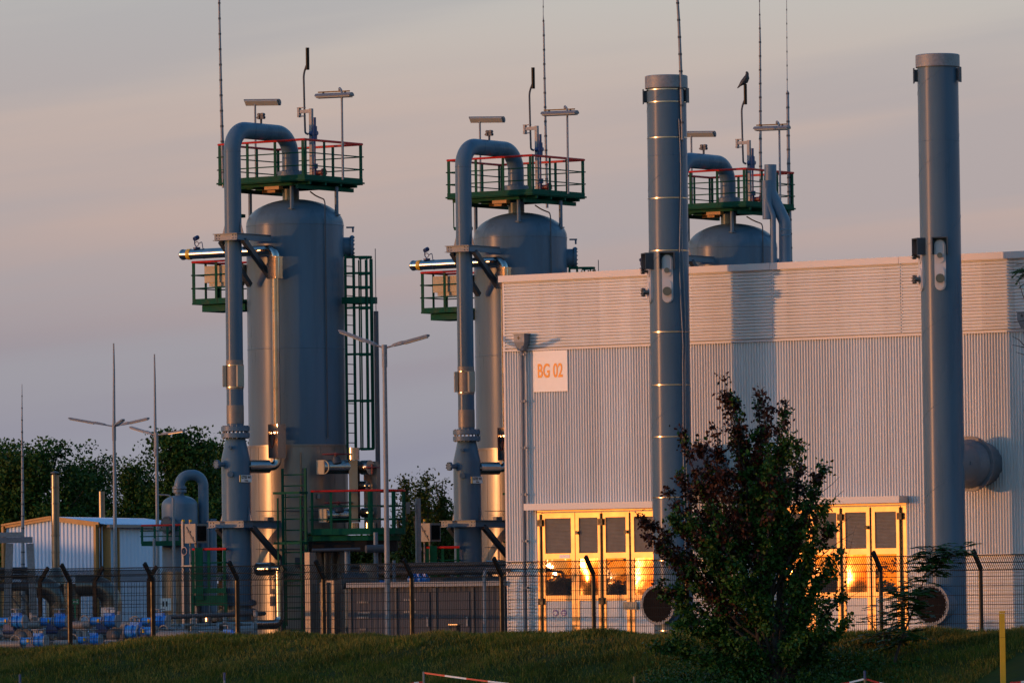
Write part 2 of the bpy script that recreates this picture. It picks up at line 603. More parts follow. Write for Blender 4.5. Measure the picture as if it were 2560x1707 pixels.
def blades(name, n, s0, s1, q0, q1, h, mats, w=.009, dry=.3, crest_only=False, kind='stuff'):
    s = rng.uniform(s0, s1, n)
    q = rng.uniform(q0, q1, n)
    clump = .5 + .5 * np.sin(s * 2.3 + np.sin(q * 1.7) * 2) * np.sin(q * 2.9 + s * .7)
    keep = rng.random(n) < (.35 + .65 * clump)
    s, q, clump = s[keep], q[keep], clump[keep]
    n = len(s)
    z = ground_z(s, q)
    x, y = FP.x + U.x * s + N.x * q, FP.y + U.y * s + N.y * q
    hh = h * rng.uniform(.45, 1.25, n) * (.7 + .5 * clump)
    a = rng.uniform(0, 2 * np.pi, n)
    lean = rng.uniform(.1, .75, n) * hh
    b = rng.uniform(0, 2 * np.pi, n)
    ww = w * rng.uniform(.6, 1.5, n)
    P0 = np.stack([x, y, z - .02], -1)
    W_ = np.stack([np.cos(a), np.sin(a), np.zeros(n)], -1) * ww[:, None]
    Lh = np.stack([np.cos(b) * lean, np.sin(b) * lean, np.zeros(n)], -1)
    mid = P0 + Lh * .35 + np.array([0, 0, 1]) * (hh * .6)[:, None]
    tip = P0 + Lh + np.array([0, 0, 1]) * hh[:, None]
    v = np.stack([P0 - W_, P0 + W_, mid + W_ * .7, mid - W_ * .7, tip], 1).reshape(-1, 3)
    base = np.arange(n) * 5
    f4 = np.stack([base, base + 1, base + 2, base + 3], -1)
    f3 = np.stack([base + 3, base + 2, base + 4], -1)
    me = bpy.data.meshes.new(name)
    loops = np.concatenate([f4, f3], 1).reshape(-1)
    me.vertices.add(len(v))
    me.vertices.foreach_set('co', v.reshape(-1).astype(np.float32))
    me.loops.add(len(loops))
    me.loops.foreach_set('vertex_index', loops.astype(np.int32))
    me.polygons.add(2 * n)
    st = np.stack([np.arange(n) * 7, np.arange(n) * 7 + 4], 1).reshape(-1)
    me.polygons.foreach_set('loop_start', st.astype(np.int32))
    for q_ in mats:
        me.materials.append(q_)
    isdry = rng.random(n) < (dry + .35 * (np.sin(s * .9 + q * 1.3) > .35))
    me.polygons.foreach_set('material_index', np.repeat(isdry.astype(np.int32), 2))
    me.update(calc_edges=True)
    o = bpy.data.objects.new(name, me)
    C.objects.link(o)
    o['kind'] = kind
    return o


blades('grass', 300000, -3, 30, 4.0, 10.5, .115, [GRASS, DRYGRASS], w=.007, dry=.22)
blades('crest_grass', 42000, -3, 30, 4.2, 6.8, .14, [GRASS, DRYGRASS], w=.007, dry=.55)

# ------------------------------------------------------------------ security fence along the bund
WIRE_Z0, BEND_Z = .22, 2.59
ARM = N * .27 + Z * .34


def fence_mesh(mb, a, b, arm, gap=.05):
    d = (b - a)
    L = d.length
    d = d / L
    side = d.cross(Z)
    n = int(round(L / gap))
    for i in range(1, n):
        p = a + d * (L * i / n)
        mb.bar(p + Z * WIRE_Z0, p + Z * BEND_Z, .0065, .0065, up=side)
        mb.bar(p + Z * BEND_Z, p + Z * BEND_Z + arm, .010, .010, up=side)
    k = 0
    z = WIRE_Z0 + .05
    while z <= BEND_Z + .01:
        for e in (-.008, .008):
            mb.bar(a + Z * z + side * e, b + Z * z + side * e, .010, .012)
        z += .2
    for t in (0.03, .5, .97):
        for e in (-.008, .008):
            mb.bar(a + Z * BEND_Z + arm * t + side * e, b + Z * BEND_Z + arm * t + side * e, .010, .02)


def fence(name, label, start, d, gap, count, arm, ground=None):
    f = thing(name, label, 'fence', start)
    side = d.cross(Z)
    for k in range(count):
        p = start + d * (gap * k)
        z0 = 0.0
        mb = MB()
        mb.box(p + Z * (BEND_Z + z0) / 2, (.030, .13, BEND_Z - z0), (d, side, Z))
        po = mb.build('fence_post', BLACK if name == 'security_fence' else BLACKM, f, smooth=False)
        mb = MB()
        tip = arm * 1.06
        up = arm.normalized()
        c = p + Z * (BEND_Z + .045) + tip / 2
        mb.box(c, (.058, .10, tip.length + .06), (d, d.cross(up).normalized(), up))
        mb.build('arm', BLACKM, po, smooth=False)
        if k < count - 1:
            mb = MB()
            fence_mesh(mb, p + d * .03, p + d * (gap - .03), arm)
            mb.build('mesh_panel', FENCEM, f, smooth=False)
    return f


FENCEM = mat('coated_fence_wire', (.010, .015, .018), .8, 0, .1, 3, spec=.1)
fence('security_fence', 'long dark wire mesh fence with angled post tops along the grass bank', FP - U * POST_GAP, U, POST_GAP, 13, ARM)
p_in = at(371, 1440, 171)
p_in.z = 0
fence('dividing_fence', 'dark wire fence inside the yard behind the blue valve row', p_in - V * (POST_GAP * 4), V, POST_GAP, 5, U * .27 + Z * .34)

# ------------------------------------------------------------------ the engine hall
HO = at(1263, 1000, 175)
HO.z = 0
AX = (U, V, Z)


def hw(px, py, off=0.0):
    P = hit(px, py, HO + N * off, N)
    return (P - HO).dot(U), P.z


def HP(u, off, z):
    return HO + U * u + N * off + Z * z


Z_TOP, Z_FAS = hw(1257, 690)[1], hw(1263, 706)[1]
Z_BAND, Z_CLAD = hw(1263, 874)[1], hw(1263, 880)[1]
Z_BASE, Z_BASE2 = hw(1263, 1404)[1], hw(1263, 1411)[1]
U_END = hw(2760, 1000)[0]
hall = thing('engine_hall', 'long silver corrugated hall with two glowing rows of tall doors', 'hall', HO)


def corr_up(u0, u1, z0, z1, per, amp, off):
    """Sheet with upright corrugations."""
    n = max(4, int((u1 - u0) / per) * 12)
    vs, fs = [], []
    for i in range(n + 1):
        u = u0 + (u1 - u0) * i / n
        w = math.cos(2 * math.pi * u / per)
        a = off + 2 * amp * min(1, max(0, (.62 - w) * 1.15)) ** .8
        vs += [HP(u, a, z0), HP(u, a, z1)]
    fs = [(2 * i, 2 * i + 2, 2 * i + 3, 2 * i + 1) for i in range(n)]
    return vs, fs


def corr_flat(u0, u1, z0, z1, per, amp, off):
    n = max(4, int(round((z1 - z0) / per)) * 14)
    vs = []
    for i in range(n + 1):
        z = z0 + (z1 - z0) * i / n
        w = math.cos(2 * math.pi * (z - z0) / per)
        a = off + 2 * amp * min(1, max(0, (.80 - w) * 1.3)) ** .7
        vs += [HP(u0, a, z), HP(u1, a, z)]
    return vs, [(2 * i, 2 * i + 1, 2 * i + 3, 2 * i + 2) for i in range(n)]


PER = .091
D1L, D1R = hw(1348, 1450)[0], hw(1655, 1450)[0]
D2L, D2R = hw(1945, 1450)[0], hw(2271, 1450)[0]
Z_CAN = hw(1330, 1261)[1]
DOORZ = hw(1348, 1283)[1]
# the body of the hall: plain walls and a shallow roof behind the sheets
mb = MB()
DEPTH = 38
mb.box(HO + U * (U_END / 2) + V * (DEPTH / 2 + .03) + Z * ((Z_TOP - .5) / 2), (U_END - .06, DEPTH, Z_TOP - .5), AX)
mb.build('wall', SHEET, hall, smooth=False)
mb = MB()
mb.box(HO + U * (U_END / 2) + V * (DEPTH / 2 + .1) + Z * (Z_TOP - .42), (U_END - .3, DEPTH - .2, .10), AX)
mb.build('roof', TRIMW, hall, smooth=False)
# upper band, laid flat; three sheets with visible joints
JOINTS = [0.06, hw(1933, 800)[0], hw(2255, 800)[0], U_END]
for a_, b_ in zip(JOINTS, JOINTS[1:]):
    mb = MB()
    mb.add(*corr_flat(a_ + (.05 if a_ > 1 else 0), b_, Z_BAND + .01, Z_FAS, PER, .026, .02))
    if a_ > 1:
        mb.box(HP(a_ + .015, .03, (Z_BAND + Z_FAS) / 2), (.045, .03, Z_FAS - Z_BAND - .02), AX)
    mb.build('upper_cladding', SHEET, hall, sharp=80)
for a_, b_, zlow in ((.06, D1L, Z_BASE), (D1L, D1R, Z_CAN), (D1R, D2L, Z_BASE), (D2L, D2R, Z_CAN), (D2R, U_END, Z_BASE)):
    mb = MB()
    mb.add(*corr_up(a_, b_, zlow, Z_BAND - .03, PER, .021, .004))
    mb.build('upright_cladding', SHEET, hall, sharp=80)
for a_, b_ in ((.06, D1L), (D1R, D2L), (D2R, U_END)):
    mb = MB()
    mb.add(*corr_flat(a_, b_, .15, Z_BASE2 + .03, PER * 1.08, .015, .012))
    mb.build('base_cladding', SHEET, hall, sharp=80)
    mb = MB()
    mb.box(HP((a_ + b_) / 2, .04, Z_BASE + .0), (b_ - a_, .08, .05), AX)
    mb.build('drip_trim', TRIMW, hall, smooth=False)
mb = MB()
mb.box(HP(U_END / 2, .045, (Z_BAND + Z_CLAD) / 2), (U_END, .09, .055), AX)
mb.build('drip_trim', TRIMW, hall, smooth=False)
mb = MB()
for a_, b_ in zip([-.10] + JOINTS[1:3], JOINTS[1:3] + [U_END]):
    mb.box(HP((a_ + b_) / 2, .02, (Z_TOP + Z_FAS) / 2), (b_ - a_ - .012, .26, Z_TOP - Z_FAS), AX)
mb.build('roof_fascia', TRIMW, hall, smooth=False)
mb = MB()
mb.box(HP(.02, .025, Z_FAS / 2), (.07, .05, Z_FAS - .01), AX)
mb.build('corner_trim', TRIMW, hall, smooth=False)
# screws
mb = MB()
for zz, st in ((hw(1340, 985)[1], 2), (hw(1300, 1150)[1], 2)):
    k = 3
    while k * PER < U_END:
        mb.box(HP((k + .5) * PER, .036, zz), (.022, .012, .022), AX)
        k += st
for uu in [1.7 + 1.62 * i for i in range(11)]:
    z = Z_BAND + .2
    while z < Z_FAS - .1:
        mb.box(HP(uu, .062, z), (.016, .01, .016), AX)
        z += PER * 3
mb.build('sheet_screw', STEEL, hall, smooth=False)

# doors
LEAVES1 = [hw(x, 1450)[0] for x in (1358, 1443, 1509, 1580, 1648)]
LEAVES2 = [hw(x, 1450)[0] for x in (1954, 2031, 2108, 2182, 2257)]
ZL0, ZL1 = hw(1385, 1383)[1], hw(1385, 1295)[1]       # louvre
ZW0, ZW1 = hw(1385, 1488)[1], hw(1385, 1397)[1]       # window
ZP1 = hw(1385, 1501)[1]                              # lower panel top


def door_set(left, right, leaves, first):
    # surround and canopy
    mb = MB()
    for a_, b_ in ((left, leaves[0] - .01), (leaves[-1] + .01, right)):
        mb.box(HP((a_ + b_) / 2, .03, DOORZ / 2 + .02), (abs(b_ - a_), .06, DOORZ), AX)
    mb.box(HP((left + right) / 2, .03, (DOORZ + .05 + Z_CAN) / 2), (right - left, .06, Z_CAN - DOORZ - .04), AX)
    mb.build('door_surround', DOORM, hall, smooth=False)
    mb = MB()
    zc0, zc1 = Z_CAN - .17, Z_CAN + .02
    a_, b_ = left - .14, right + .06
    mb.box(HP((a_ + b_) / 2, .30, (zc0 + zc1) / 2), (b_ - a_, .50, zc1 - zc0), AX)
    mb.build('door_canopy', TRIMW, hall, smooth=False)
    for i, (a, b) in enumerate(zip(leaves, leaves[1:])):
        a, b = a + .012, b - .012
        st = .13 if (b - a) > .9 else .12
        z0 = .06
        th, of = .06, .05
        mb = MB()

        def slab(u0, u1, za, zb, t=th, o=of):
            mb.box(HP((u0 + u1) / 2, o, (za + zb) / 2), (u1 - u0, t, zb - za), AX)
        slab(a, a + st, z0, DOORZ)
        slab(b - st, b, z0, DOORZ)
        i0, i1 = a + st, b - st
        slab(i0, i1, ZL1, DOORZ)
        slab(i0, i1, ZW1, ZL0)
        slab(i0, i1, ZP1, ZW0)
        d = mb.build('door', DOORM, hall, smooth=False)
        mb = MB()
        slab(i0 + .004, i1 - .004, z0, ZP1 - .02, .03, .046)
        mb.build('lower_panel', SHEET, d, smooth=False)
        mb = MB()
        n = 26
        for k in range(n):
            z = ZL0 + (ZL1 - ZL0) * (k + .5) / n
            ang = R(38)
            up = Z * math.cos(ang) - N * math.sin(ang)
            mb.box(HP((i0 + i1) / 2, .045, z), (i1 - i0, .052, .006), (U, U.cross(up), up))
        mb.box(HP((i0 + i1) / 2, .012, (ZL0 + ZL1) / 2), (i1 - i0, .01, ZL1 - ZL0), AX)
        mb.build('louvre', LOUVRE, d, smooth=False)
        # the pane, very slightly bowed like any thin door glazing
        mb = MB()
        nx, nz_ = 10, 14
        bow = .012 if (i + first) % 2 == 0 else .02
        vs = []
        for kz in range(nz_ + 1):
            for kx in range(nx + 1):
                fx, fz = kx / nx, kz / nz_
                o = .055 + bow * math.sin(math.pi * fx) * math.sin(math.pi * fz) * (.6 + .4 * math.sin(3 * fz + i))
                vs.append(HP(i0 + (i1 - i0) * fx, o, ZW0 + (ZW1 - ZW0) * fz))
        mb.add(vs, [(z * (nx + 1) + x, z * (nx + 1) + x + 1, (z + 1) * (nx + 1) + x + 1, (z + 1) * (nx + 1) + x) for z in range(nz_) for x in range(nx)])
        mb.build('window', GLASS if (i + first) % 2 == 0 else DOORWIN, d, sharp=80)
        if i in (0, 2) or i == 3:
            mb = MB()
            u = a - .012 if i != 3 else b + .012
            if i == 2:
                u = a - .012
            mb.bar(HP(u, .115, .08), HP(u, .115, DOORZ - .03), .035, .035, up=U)
            for zz in (DOORZ - .28, ZP1 - .02, .3):
                mb.box(HP(u, .125, zz), (.16, .06, .19), AX)
            mb.build('lock_rod', BLACK, d, smooth=False)
        if i in (1, 2):
            mb = MB()
            u, zz = (a + .08 if i == 1 else b - .09), hw(1445, 1331)[1]
            mb.cyl(HP(u, .08, zz), HP(u, .13, zz), .025, seg=12)
            mb.cyl(HP(u, .13, zz), HP(u, .16, zz), .055, seg=14)
            mb.build('handle', BLACK, d)
        if i == 3:
            mb = MB()
            u = a - .012
            mb.bar(HP(u, .105, .08), HP(u, .105, DOORZ - .03), .025, .02, up=U)
            mb.build('meeting_strip', BLACK, d, smooth=False)


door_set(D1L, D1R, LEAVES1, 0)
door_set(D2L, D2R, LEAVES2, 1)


def text_mesh(name, body, size, mat_, parent, origin, xdir, ydir, xscale=1.0, fat=0.0, depth=.004, kind_part=True):
    cu = bpy.data.curves.new(name, 'FONT')
    cu.body, cu.size, cu.align_x, cu.offset, cu.extrude = body, size, 'CENTER', fat, depth
    ob = bpy.data.objects.new(name, cu)
    C.objects.link(ob)
    dg = bpy.context.evaluated_depsgraph_get()
    me = bpy.data.meshes.new_from_object(ob.evaluated_get(dg))
    bpy.data.objects.remove(ob)
    nrm = xdir.cross(ydir)
    base = parent_loc(parent)
    for v in me.vertices:
        x, y, z = v.co
        v.co = origin + xdir * (x * xscale) + ydir * y + nrm * z - base
    me.materials.clear()
    me.materials.append(mat_)
    o = bpy.data.objects.new(name, me)
    C.objects.link(o)
    o.parent = parent
    return o


# hall number board
a_, b_ = hw(1337, 925)[0], hw(1422, 925)[0]
zt, zb = hw(1380, 873)[1], hw(1380, 977)[1]
mb = MB()
mb.box(HP((a_ + b_) / 2, .06, (zt + zb) / 2 - .03), (b_ - a_, .03, zt - zb - .02), AX)
sg = mb.build('number_board', WHITE, smooth=False)
sg.location = (0, 0, 0)
tag(sg, 'square white board lettered BG 02 in orange under the upper cladding', 'sign')
u_, z_ = hw(1379, 942.5)
text_mesh('lettering', 'BG 02', .565, ORANGE, sg, HP(u_, .079, z_), U, Z, xscale=.62, fat=.011)

# two small safety discs on the first door leaf, and the pale plates
for k, px in enumerate((1392, 1413)):
    u_, z_ = hw(px, 1531)
    mb = MB()
    mb.cyl(HP(u_, .070, z_), HP(u_, .076, z_), .098, seg=28)
    dsc = mb.build('safety_sign', SIGNBLUE)
    tag(dsc, ['round blue safety disc with a white head shape, beside the door edge', 'round blue safety disc with white goggles, next to the head disc'][k], 'sign')
    mb = MB()
    if k == 0:
        mb.lathe(HP(u_, .0765, z_ + .005), [(.038, 0), (.036, .002)], seg=20, axis=N)
        mb.box(HP(u_, .0775, z_ - .045), (.05, .003, .035), AX)
        mb.box(HP(u_ - .044, .0775, z_), (.016, .003, .05), AX)
        mb.box(HP(u_ + .044, .0775, z_), (.016, .003, .05), AX)
    else:
        for e in (-.027, .027):
            mb.lathe(HP(u_ + e, .0765, z_ + .01), [(.025, 0), (.023, .002)], seg=16, axis=N)
        mb.box(HP(u_, .0775, z_ + .012), (.12, .003, .012), AX)
        mb.box(HP(u_, .0775, z_ - .042), (.06, .003, .025), AX)
    mb.build('symbol', WHITE, dsc, smooth=False)
u_, z_ = hw(1582, 1513)
mb = MB()
mb.box(HP(u_, .135, z_), (.47, .012, .22), AX)
tag(mb.build('door_plate', CREAM, smooth=False), 'blank pale plate fixed across two door leaves near the mesh inlet', 'sign')
u_, z_ = hw(1424, 1390)
mb = MB()
mb.box(HP(u_ - .12, .084, z_), (.36, .006, .10), AX)
tag(mb.build('door_sticker', WHITE, smooth=False), 'small blank white strip above the first dark door window', 'sign')


# rainwater pipes with hoppers
def downpipe(px, py0, py1, label):
    off = .24
    u, zt = hw(px, py0, off)
    zb = hw(px, py1, off)[1]
    t = thing('rainwater_pipe', label, 'downpipe', HP(u, off, 0))
    mb = MB()
    w, d = .36, .28
    top = [HP(u + sx * w / 2, off + sy * d / 2, zt - .03) for sx, sy in ((-1, -1), (1, -1), (1, 1), (-1, 1))]
    zm = zt - (zt - zb) * .5
    midp = [HP(u + sx * w / 2, off + sy * d / 2, zm) for sx, sy in ((-1, -1), (1, -1), (1, 1), (-1, 1))]
    low = [HP(u + sx * .09, off + sy * .085, zb) for sx, sy in ((-1, -1), (1, -1), (1, 1), (-1, 1))]
    mb.add(low + midp + top, [(0, 1, 2, 3)] + [(i + 4 * k, i + 4 * k + 4, (i + 1) % 4 + 4 * k + 4, (i + 1) % 4 + 4 * k) for k in (0, 1) for i in range(4)] + [(11, 10, 9, 8)])
    mb.box(HP(u, off, zt - .014), (w + .05, d + .05, .028), AX)
    mb.build('hopper', GALV, t, smooth=False)
    mb = MB()
    mb.box(HP(u - .02, off + .152, (zt + zm) / 2), (.10, .006, .018), AX)
    mb.box(HP(u - .02, off + .154, (zt + zm) / 2), (.018, .006, .10), AX)
    mb.build('cross_mark', BLACK, t, smooth=False)
    mb = MB()
    mb.cyl(HP(u, off, 0), HP(u, off, zb + .02), .052, seg=18)
    mb.build('pipe', LAMPBODY, t)
    for zz in [zb - .12 - 1.36 * i for i in range(7)]:
        mb = MB()
        mb.cyl(HP(u, off, zz - .03), HP(u, off, zz + .03), .072, seg=16)
        mb.box(HP(u + .09, off + .02, zz), (.05, .06, .07), AX)
        mb.box(HP(u, off / 2, zz), (.03, off, .03), AX)
        mb.build('clamp', GALV, t)


downpipe(1304, 834, 876, 'grey rainwater pipe with hopper beside the number board')
downpipe(2563, 779, 820, 'grey rainwater pipe with hopper at the far end of the hall, behind bare twigs')


# ------------------------------------------------------------------ two exhaust chimneys in front of the hall
def chimney(px, py, off, ytop, ycap, label, clamps, seam_y, port_y, z_duct):
    A = hit(px, py, HO + N * off, N)
    A.z = 0
    zof = lambda y: hit(px, y, A, N).z
    zt, zc = zof(ytop), zof(ycap)
    r = .563
    t = thing('exhaust_chimney', label, 'chimney', A, 'exhaust chimneys before the hall')
    mb = MB()
    zs = zof(seam_y)
    mb.lathe(A, [(r, 0), (r, zs - .012), (r + .006, zs - .008), (r + .006, zs + .008), (r, zs + .012), (r, zc + .05)], seg=64, cap=False)
    # rolled spiral seam
    pitch, n = 2.25, 40
    turns = (zc - .15) / pitch
    a0 = R(200)
    mb.tube([A + Vector((math.cos(a0 + 2 * math.pi * k / n), math.sin(a0 + 2 * math.pi * k / n), 0)) * (r + .001) + Z * (.1 + pitch * k / n) for k in range(int(turns * n))], .006, seg=5)
    mb.build('stack', PAINT, t, sharp=12)
    mb = MB()
    mb.lathe(A, [(r + .035, zc), (r + .045, zc + .01), (r + .045, zt - .02), (r + .02, zt), (r - .05, zt), (r - .05, zc)], seg=64, cap=False)
    mb.build('cap', GALV, t)
    for az in (-88, 62):
        d = Vector((math.sin(R(az)), -math.cos(R(az)), 0))
        mb = MB()
        mb.box(A + d * (r + .05) + Z * (zc - .22), (.12, .03, .34), (d, Z.cross(d), Z))
        mb.box(A + d * (r + .10) + Z * (zc - .22), (.03, .16, .42), (d, Z.cross(d), Z))
        mb.build('lifting_lug', STEEL, t, smooth=False)
    for y in clamps:
        z = zof(y)
        mb = MB()
        mb.lathe(A + Z * z, [(r + .001, -.018), (r + .011, -.016), (r + .011, .016), (r + .001, .018)], seg=64, cap=False)
        mb.build('band_clamp', ALUS, t)
    # sampling ports under dark hoods
    for az in (-6, -74):
        d = Vector((math.sin(R(az)), -math.cos(R(az)), 0))
        e = Z.cross(d)
        y0, y1, f1, f2 = port_y
        z1, z0 = zof(y0) - .06, zof(y1)
        w = .155
        pl = [A + d * (r - .05) + e * (w * math.cos(k)) + Z * (z1 - w + w * math.sin(k)) for k in np.linspace(0, math.pi, 9)]
        pl += [A + d * (r - .05) + e * (w * math.cos(k)) + Z * (z0 + w + w * math.sin(k)) for k in np.linspace(math.pi, 2 * math.pi, 9)]
        mb = MB()
        mb.prism(pl, d * .09)
        pp = mb.build('sampling_port', TRIMW, t)
        mb = MB()
        pl2 = [p + (Vector((0, 0, 0))) for p in pl]
        cz = (z0 + z1) / 2
        for zz, h in ((cz + .36, .30), (cz - .36, .30)):
            w2 = .115
            q = [A + d * (r + .042) + e * (w2 * math.cos(k)) + Z * (zz + h - w2 + w2 * math.sin(k)) for k in np.linspace(0, math.pi, 9)]
            q += [A + d * (r + .042) + e * (w2 * math.cos(k)) + Z * (zz - h + w2 + w2 * math.sin(k)) for k in np.linspace(math.pi, 2 * math.pi, 9)]
            mb.prism(q, d * .022)
        mb.build('cover_plate', TRIMW, pp)
        for y, fr in ((f1, .075), (f2, .125)):
            z = zof(y)
            mb = MB()
            c = A + d * (r + .04) + Z * z
            mb.cyl(c, c + d * .16, fr * .55, seg=16)
            mb.flange(c + d * .17, d, fr, .05, 8, .013)
            mb.build('port_flange', ALU, pp)
        mb = MB()
        zh = zof(y0)
        mb.box(A + d * (r + .07) + Z * (zh + .0), (.26, .44, .03), (d, e, Z))
        for sg_ in (-1, 1):
            mb.box(A + d * (r + .07) + e * (.205 * sg_) + Z * (zh - .235), (.26, .03, .44), (d, e, Z))
        mb.build('hood', STEEL, pp, smooth=False)
    # mesh covered inlet on the front, duct into the hall behind
    zi = zof(1510)
    mb = MB()
    mb.cyl(A + Z * zi, A + N * .80 + Z * zi, .50, seg=40)
    mb.flange(A + N * .82 + Z * zi, N, .57, .05, 24, .017)
    inl = mb.build('inlet_duct', PAINTL, t)
    mb = MB()
    X, Y = mb.frame(N)
    c = A + N * .853 + Z * zi
    mb.cyl(c - N * .006, c, .49, seg=40)
    for k in range(-15, 16):
        h = math.sqrt(max(0, .47 ** 2 - (k * .031) ** 2))
        mb.bar(c + N * .006 + X * (k * .031) - Y * h, c + N * .006 + X * (k * .031) + Y * h, .004, .004, up=N)
        mb.bar(c + N * .010 + Y * (k * .031) - X * h, c + N * .010 + Y * (k * .031) + X * h, .004, .004, up=N)
    mb.build('grille', MESHDARK, inl, smooth=False)
    mb = MB()
    c0 = A + Z * z_duct
    mb.cyl(c0, c0 + V * 1.05, .56, seg=48)
    mb.cyl(c0 + V * 1.05, c0 + V * 1.36, .56, .68, seg=48)
    mb.flange(c0 + V * 1.42, V, .77, .10, 40, .022)
    mb.cyl(c0 + V * 1.47, c0 + V * (off - .01), .60, seg=48)
    mb.box(c0 - N * .95 + U * .35 + N * .5, (.5, .02, .10), AX)
    mb.build('hall_duct', LAMPBODY, t)
    return t, A


MESHDARK = mat('dark_intake_mesh', (.010, .007, .007), .8, 0, .15, 10, spec=.1)
pz = hit(2353.7, 755, HO + N * 2.2, N)
z_duct = hit(2362, 1158, pz, N).z
c1, A1 = chimney(1674, 780, 2.1, 190, 222, 'grey steel chimney with bright band clamps and a thin mast strapped to it', [226, 257, 346, 497, 628, 831, 963, 1092, 1243, 1400, 1575], 390, (634, 759, 679, 731), z_duct)
c2, A2 = chimney(2353.7, 755, 2.2, 137, 169, 'plain grey steel chimney without clamps, before the end of the hall', [], 353, (597, 728, 642, 699), z_duct)

# ------------------------------------------------------------------ process towers
TY = 183.3
T0 = at(737, 540, TY)
T0.z = 0


def TP(u, v, z):
    return T0 + U * u + V * v + Z * z


def tv(px, py, v):
    """(u, z) where the pixel ray meets the tower's upright plane v = const."""
    P = hit(px, py, T0 + V * v, N)
    return (P - T0).dot(U), P.z


def tz(px, py, u=0.0, v=0.0):
    P = hit(px, py, T0 + U * u + V * v, FWD)
    return P.z


SET = []                                 # everything that is repeated at the three towers
tower = thing('process_tower', '', 'tower', T0, 'row of three grey process towers')
SET.append(tower)
RT = 1.5
z_w1, z_w2, z_bot = tz(737, 561), tz(737, 872), tz(737, 1113)
mb = MB()
dome = [(RT * math.cos(a), z_w1 + .80 * math.sin(a)) for a in np.linspace(0, math.pi / 2, 16)]


def ridge(z):
    return [(RT, z - .025), (RT + .007, z - .015), (RT + .007, z + .015), (RT, z + .025)]


mb.lathe(T0, [(RT, z_bot)] + ridge(z_w2) + ridge(z_w1 - .03) + dome, seg=96, cap=False)
mb.build('vessel', PAINT, tower, sharp=11)
# clad skirt
mb = MB()
RS = RT + .025
mb.lathe(T0, [(RS, 0), (RS, z_bot - .05), (RS + .03, z_bot - .05), (RS + .03, z_bot), (RT - .01, z_bot + .01)], seg=96, cap=False)
for k in range(18):
    a = 2 * math.pi * k / 18
    d = Vector((math.cos(a), math.sin(a), 0))
    mb.box(T0 + d * (RS + .002) + Z * ((z_bot - .06) / 2), (.012, .03, z_bot - .06), (d, Z.cross(d), Z))
for zz in (z_bot * .36, z_bot * .68):
    mb.lathe(T0 + Z * zz, [(RS, -.012), (RS + .007, -.008), (RS + .007, .008), (RS, .012)], seg=96, cap=False)
mb.build('skirt_cladding', SKIRT, tower, sharp=12)


def on_skirt(px, py, out_=.0):
    # point on the skirt front seen at a pixel
    d = ray(px, py)
    h = Vector((d.x, d.y, 0))
    f = h.normalized()
    c = T0 - CAM
    c.z = 0
    b = f.dot(c)
    disc = b * b - (c.length_squared - (RS + out_) ** 2)
    k = b - math.sqrt(max(0, disc))
    return CAM + d * (k / h.length)


for px, py, w_, h_ in ((775, 1375, .16, .22), (747, 1405, .20, .30), (782, 1400, .12, .16), (800, 1240, .10, .14), (668, 1300, .14, .2)):
    p = on_skirt(px, py, .08)
    mb = MB()
    mb.box(p, (w_, .14, h_), AX)
    mb.build('junction_box', STEEL if px % 2 else CABINET, tower, smooth=False)
for px, y0, y1, r_ in ((752, 1130, 1590, .022), (757, 1170, 1590, .016), (812, 1350, 1590, .05), (828, 1350, 1600, .035), (703, 1390, 1600, .045), (789, 1345, 1480, .03), (846, 1352, 1600, .06)):
    a_, b_ = on_skirt(px, y0, .09), on_skirt(px, y0, .09)
    b_.z = max(.1, on_skirt(px, y1, .09).z)
    mb = MB()
    mb.cyl(b_, a_, r_, seg=10)
    mb.build('instrument_line', [GALV, STEEL, ALU][px % 3], tower)
for y in (1277, 1372):
    mb = MB()
    mb.tube([on_skirt(x, y, .10) for x in range(640, 860, 20)], .012, seg=5)
    mb.build('instrument_line', STEEL, tower)


# manhole on the far side
mb = MB()
zm = tz(870, 615)
d = (U * .80 + V * .60).normalized()
mb.cyl(T0 + d * (RT - .1) + Z * zm, T0 + d * (RT + .22) + Z * zm, .30, seg=28)
mb.flange(T0 + d * (RT + .25) + Z * zm, d, .36, .09, 14, .02)
mb.cyl(T0 + d * (RT + .28) + Z * (zm + .45), T0 + d * (RT + .28) + Z * (zm + .62), .03, seg=8)
mb.box(T0 + d * (RT + .2) + Z * (zm + .60), (.25, .05, .05), (d, Z.cross(d), Z))
mb.build('manhole', PAINT, tower)

# --- top platform
PC = at(725.5, 362, TY)
ZR = PC.z                               # hand rail height
HU, HV = 1.64, 1.5
ZD = ZR - 1.22                          # deck underside of kick plate


def PP(u, v, z):
    return Vector((PC.x, PC.y, 0)) + U * u + V * v + Z * z


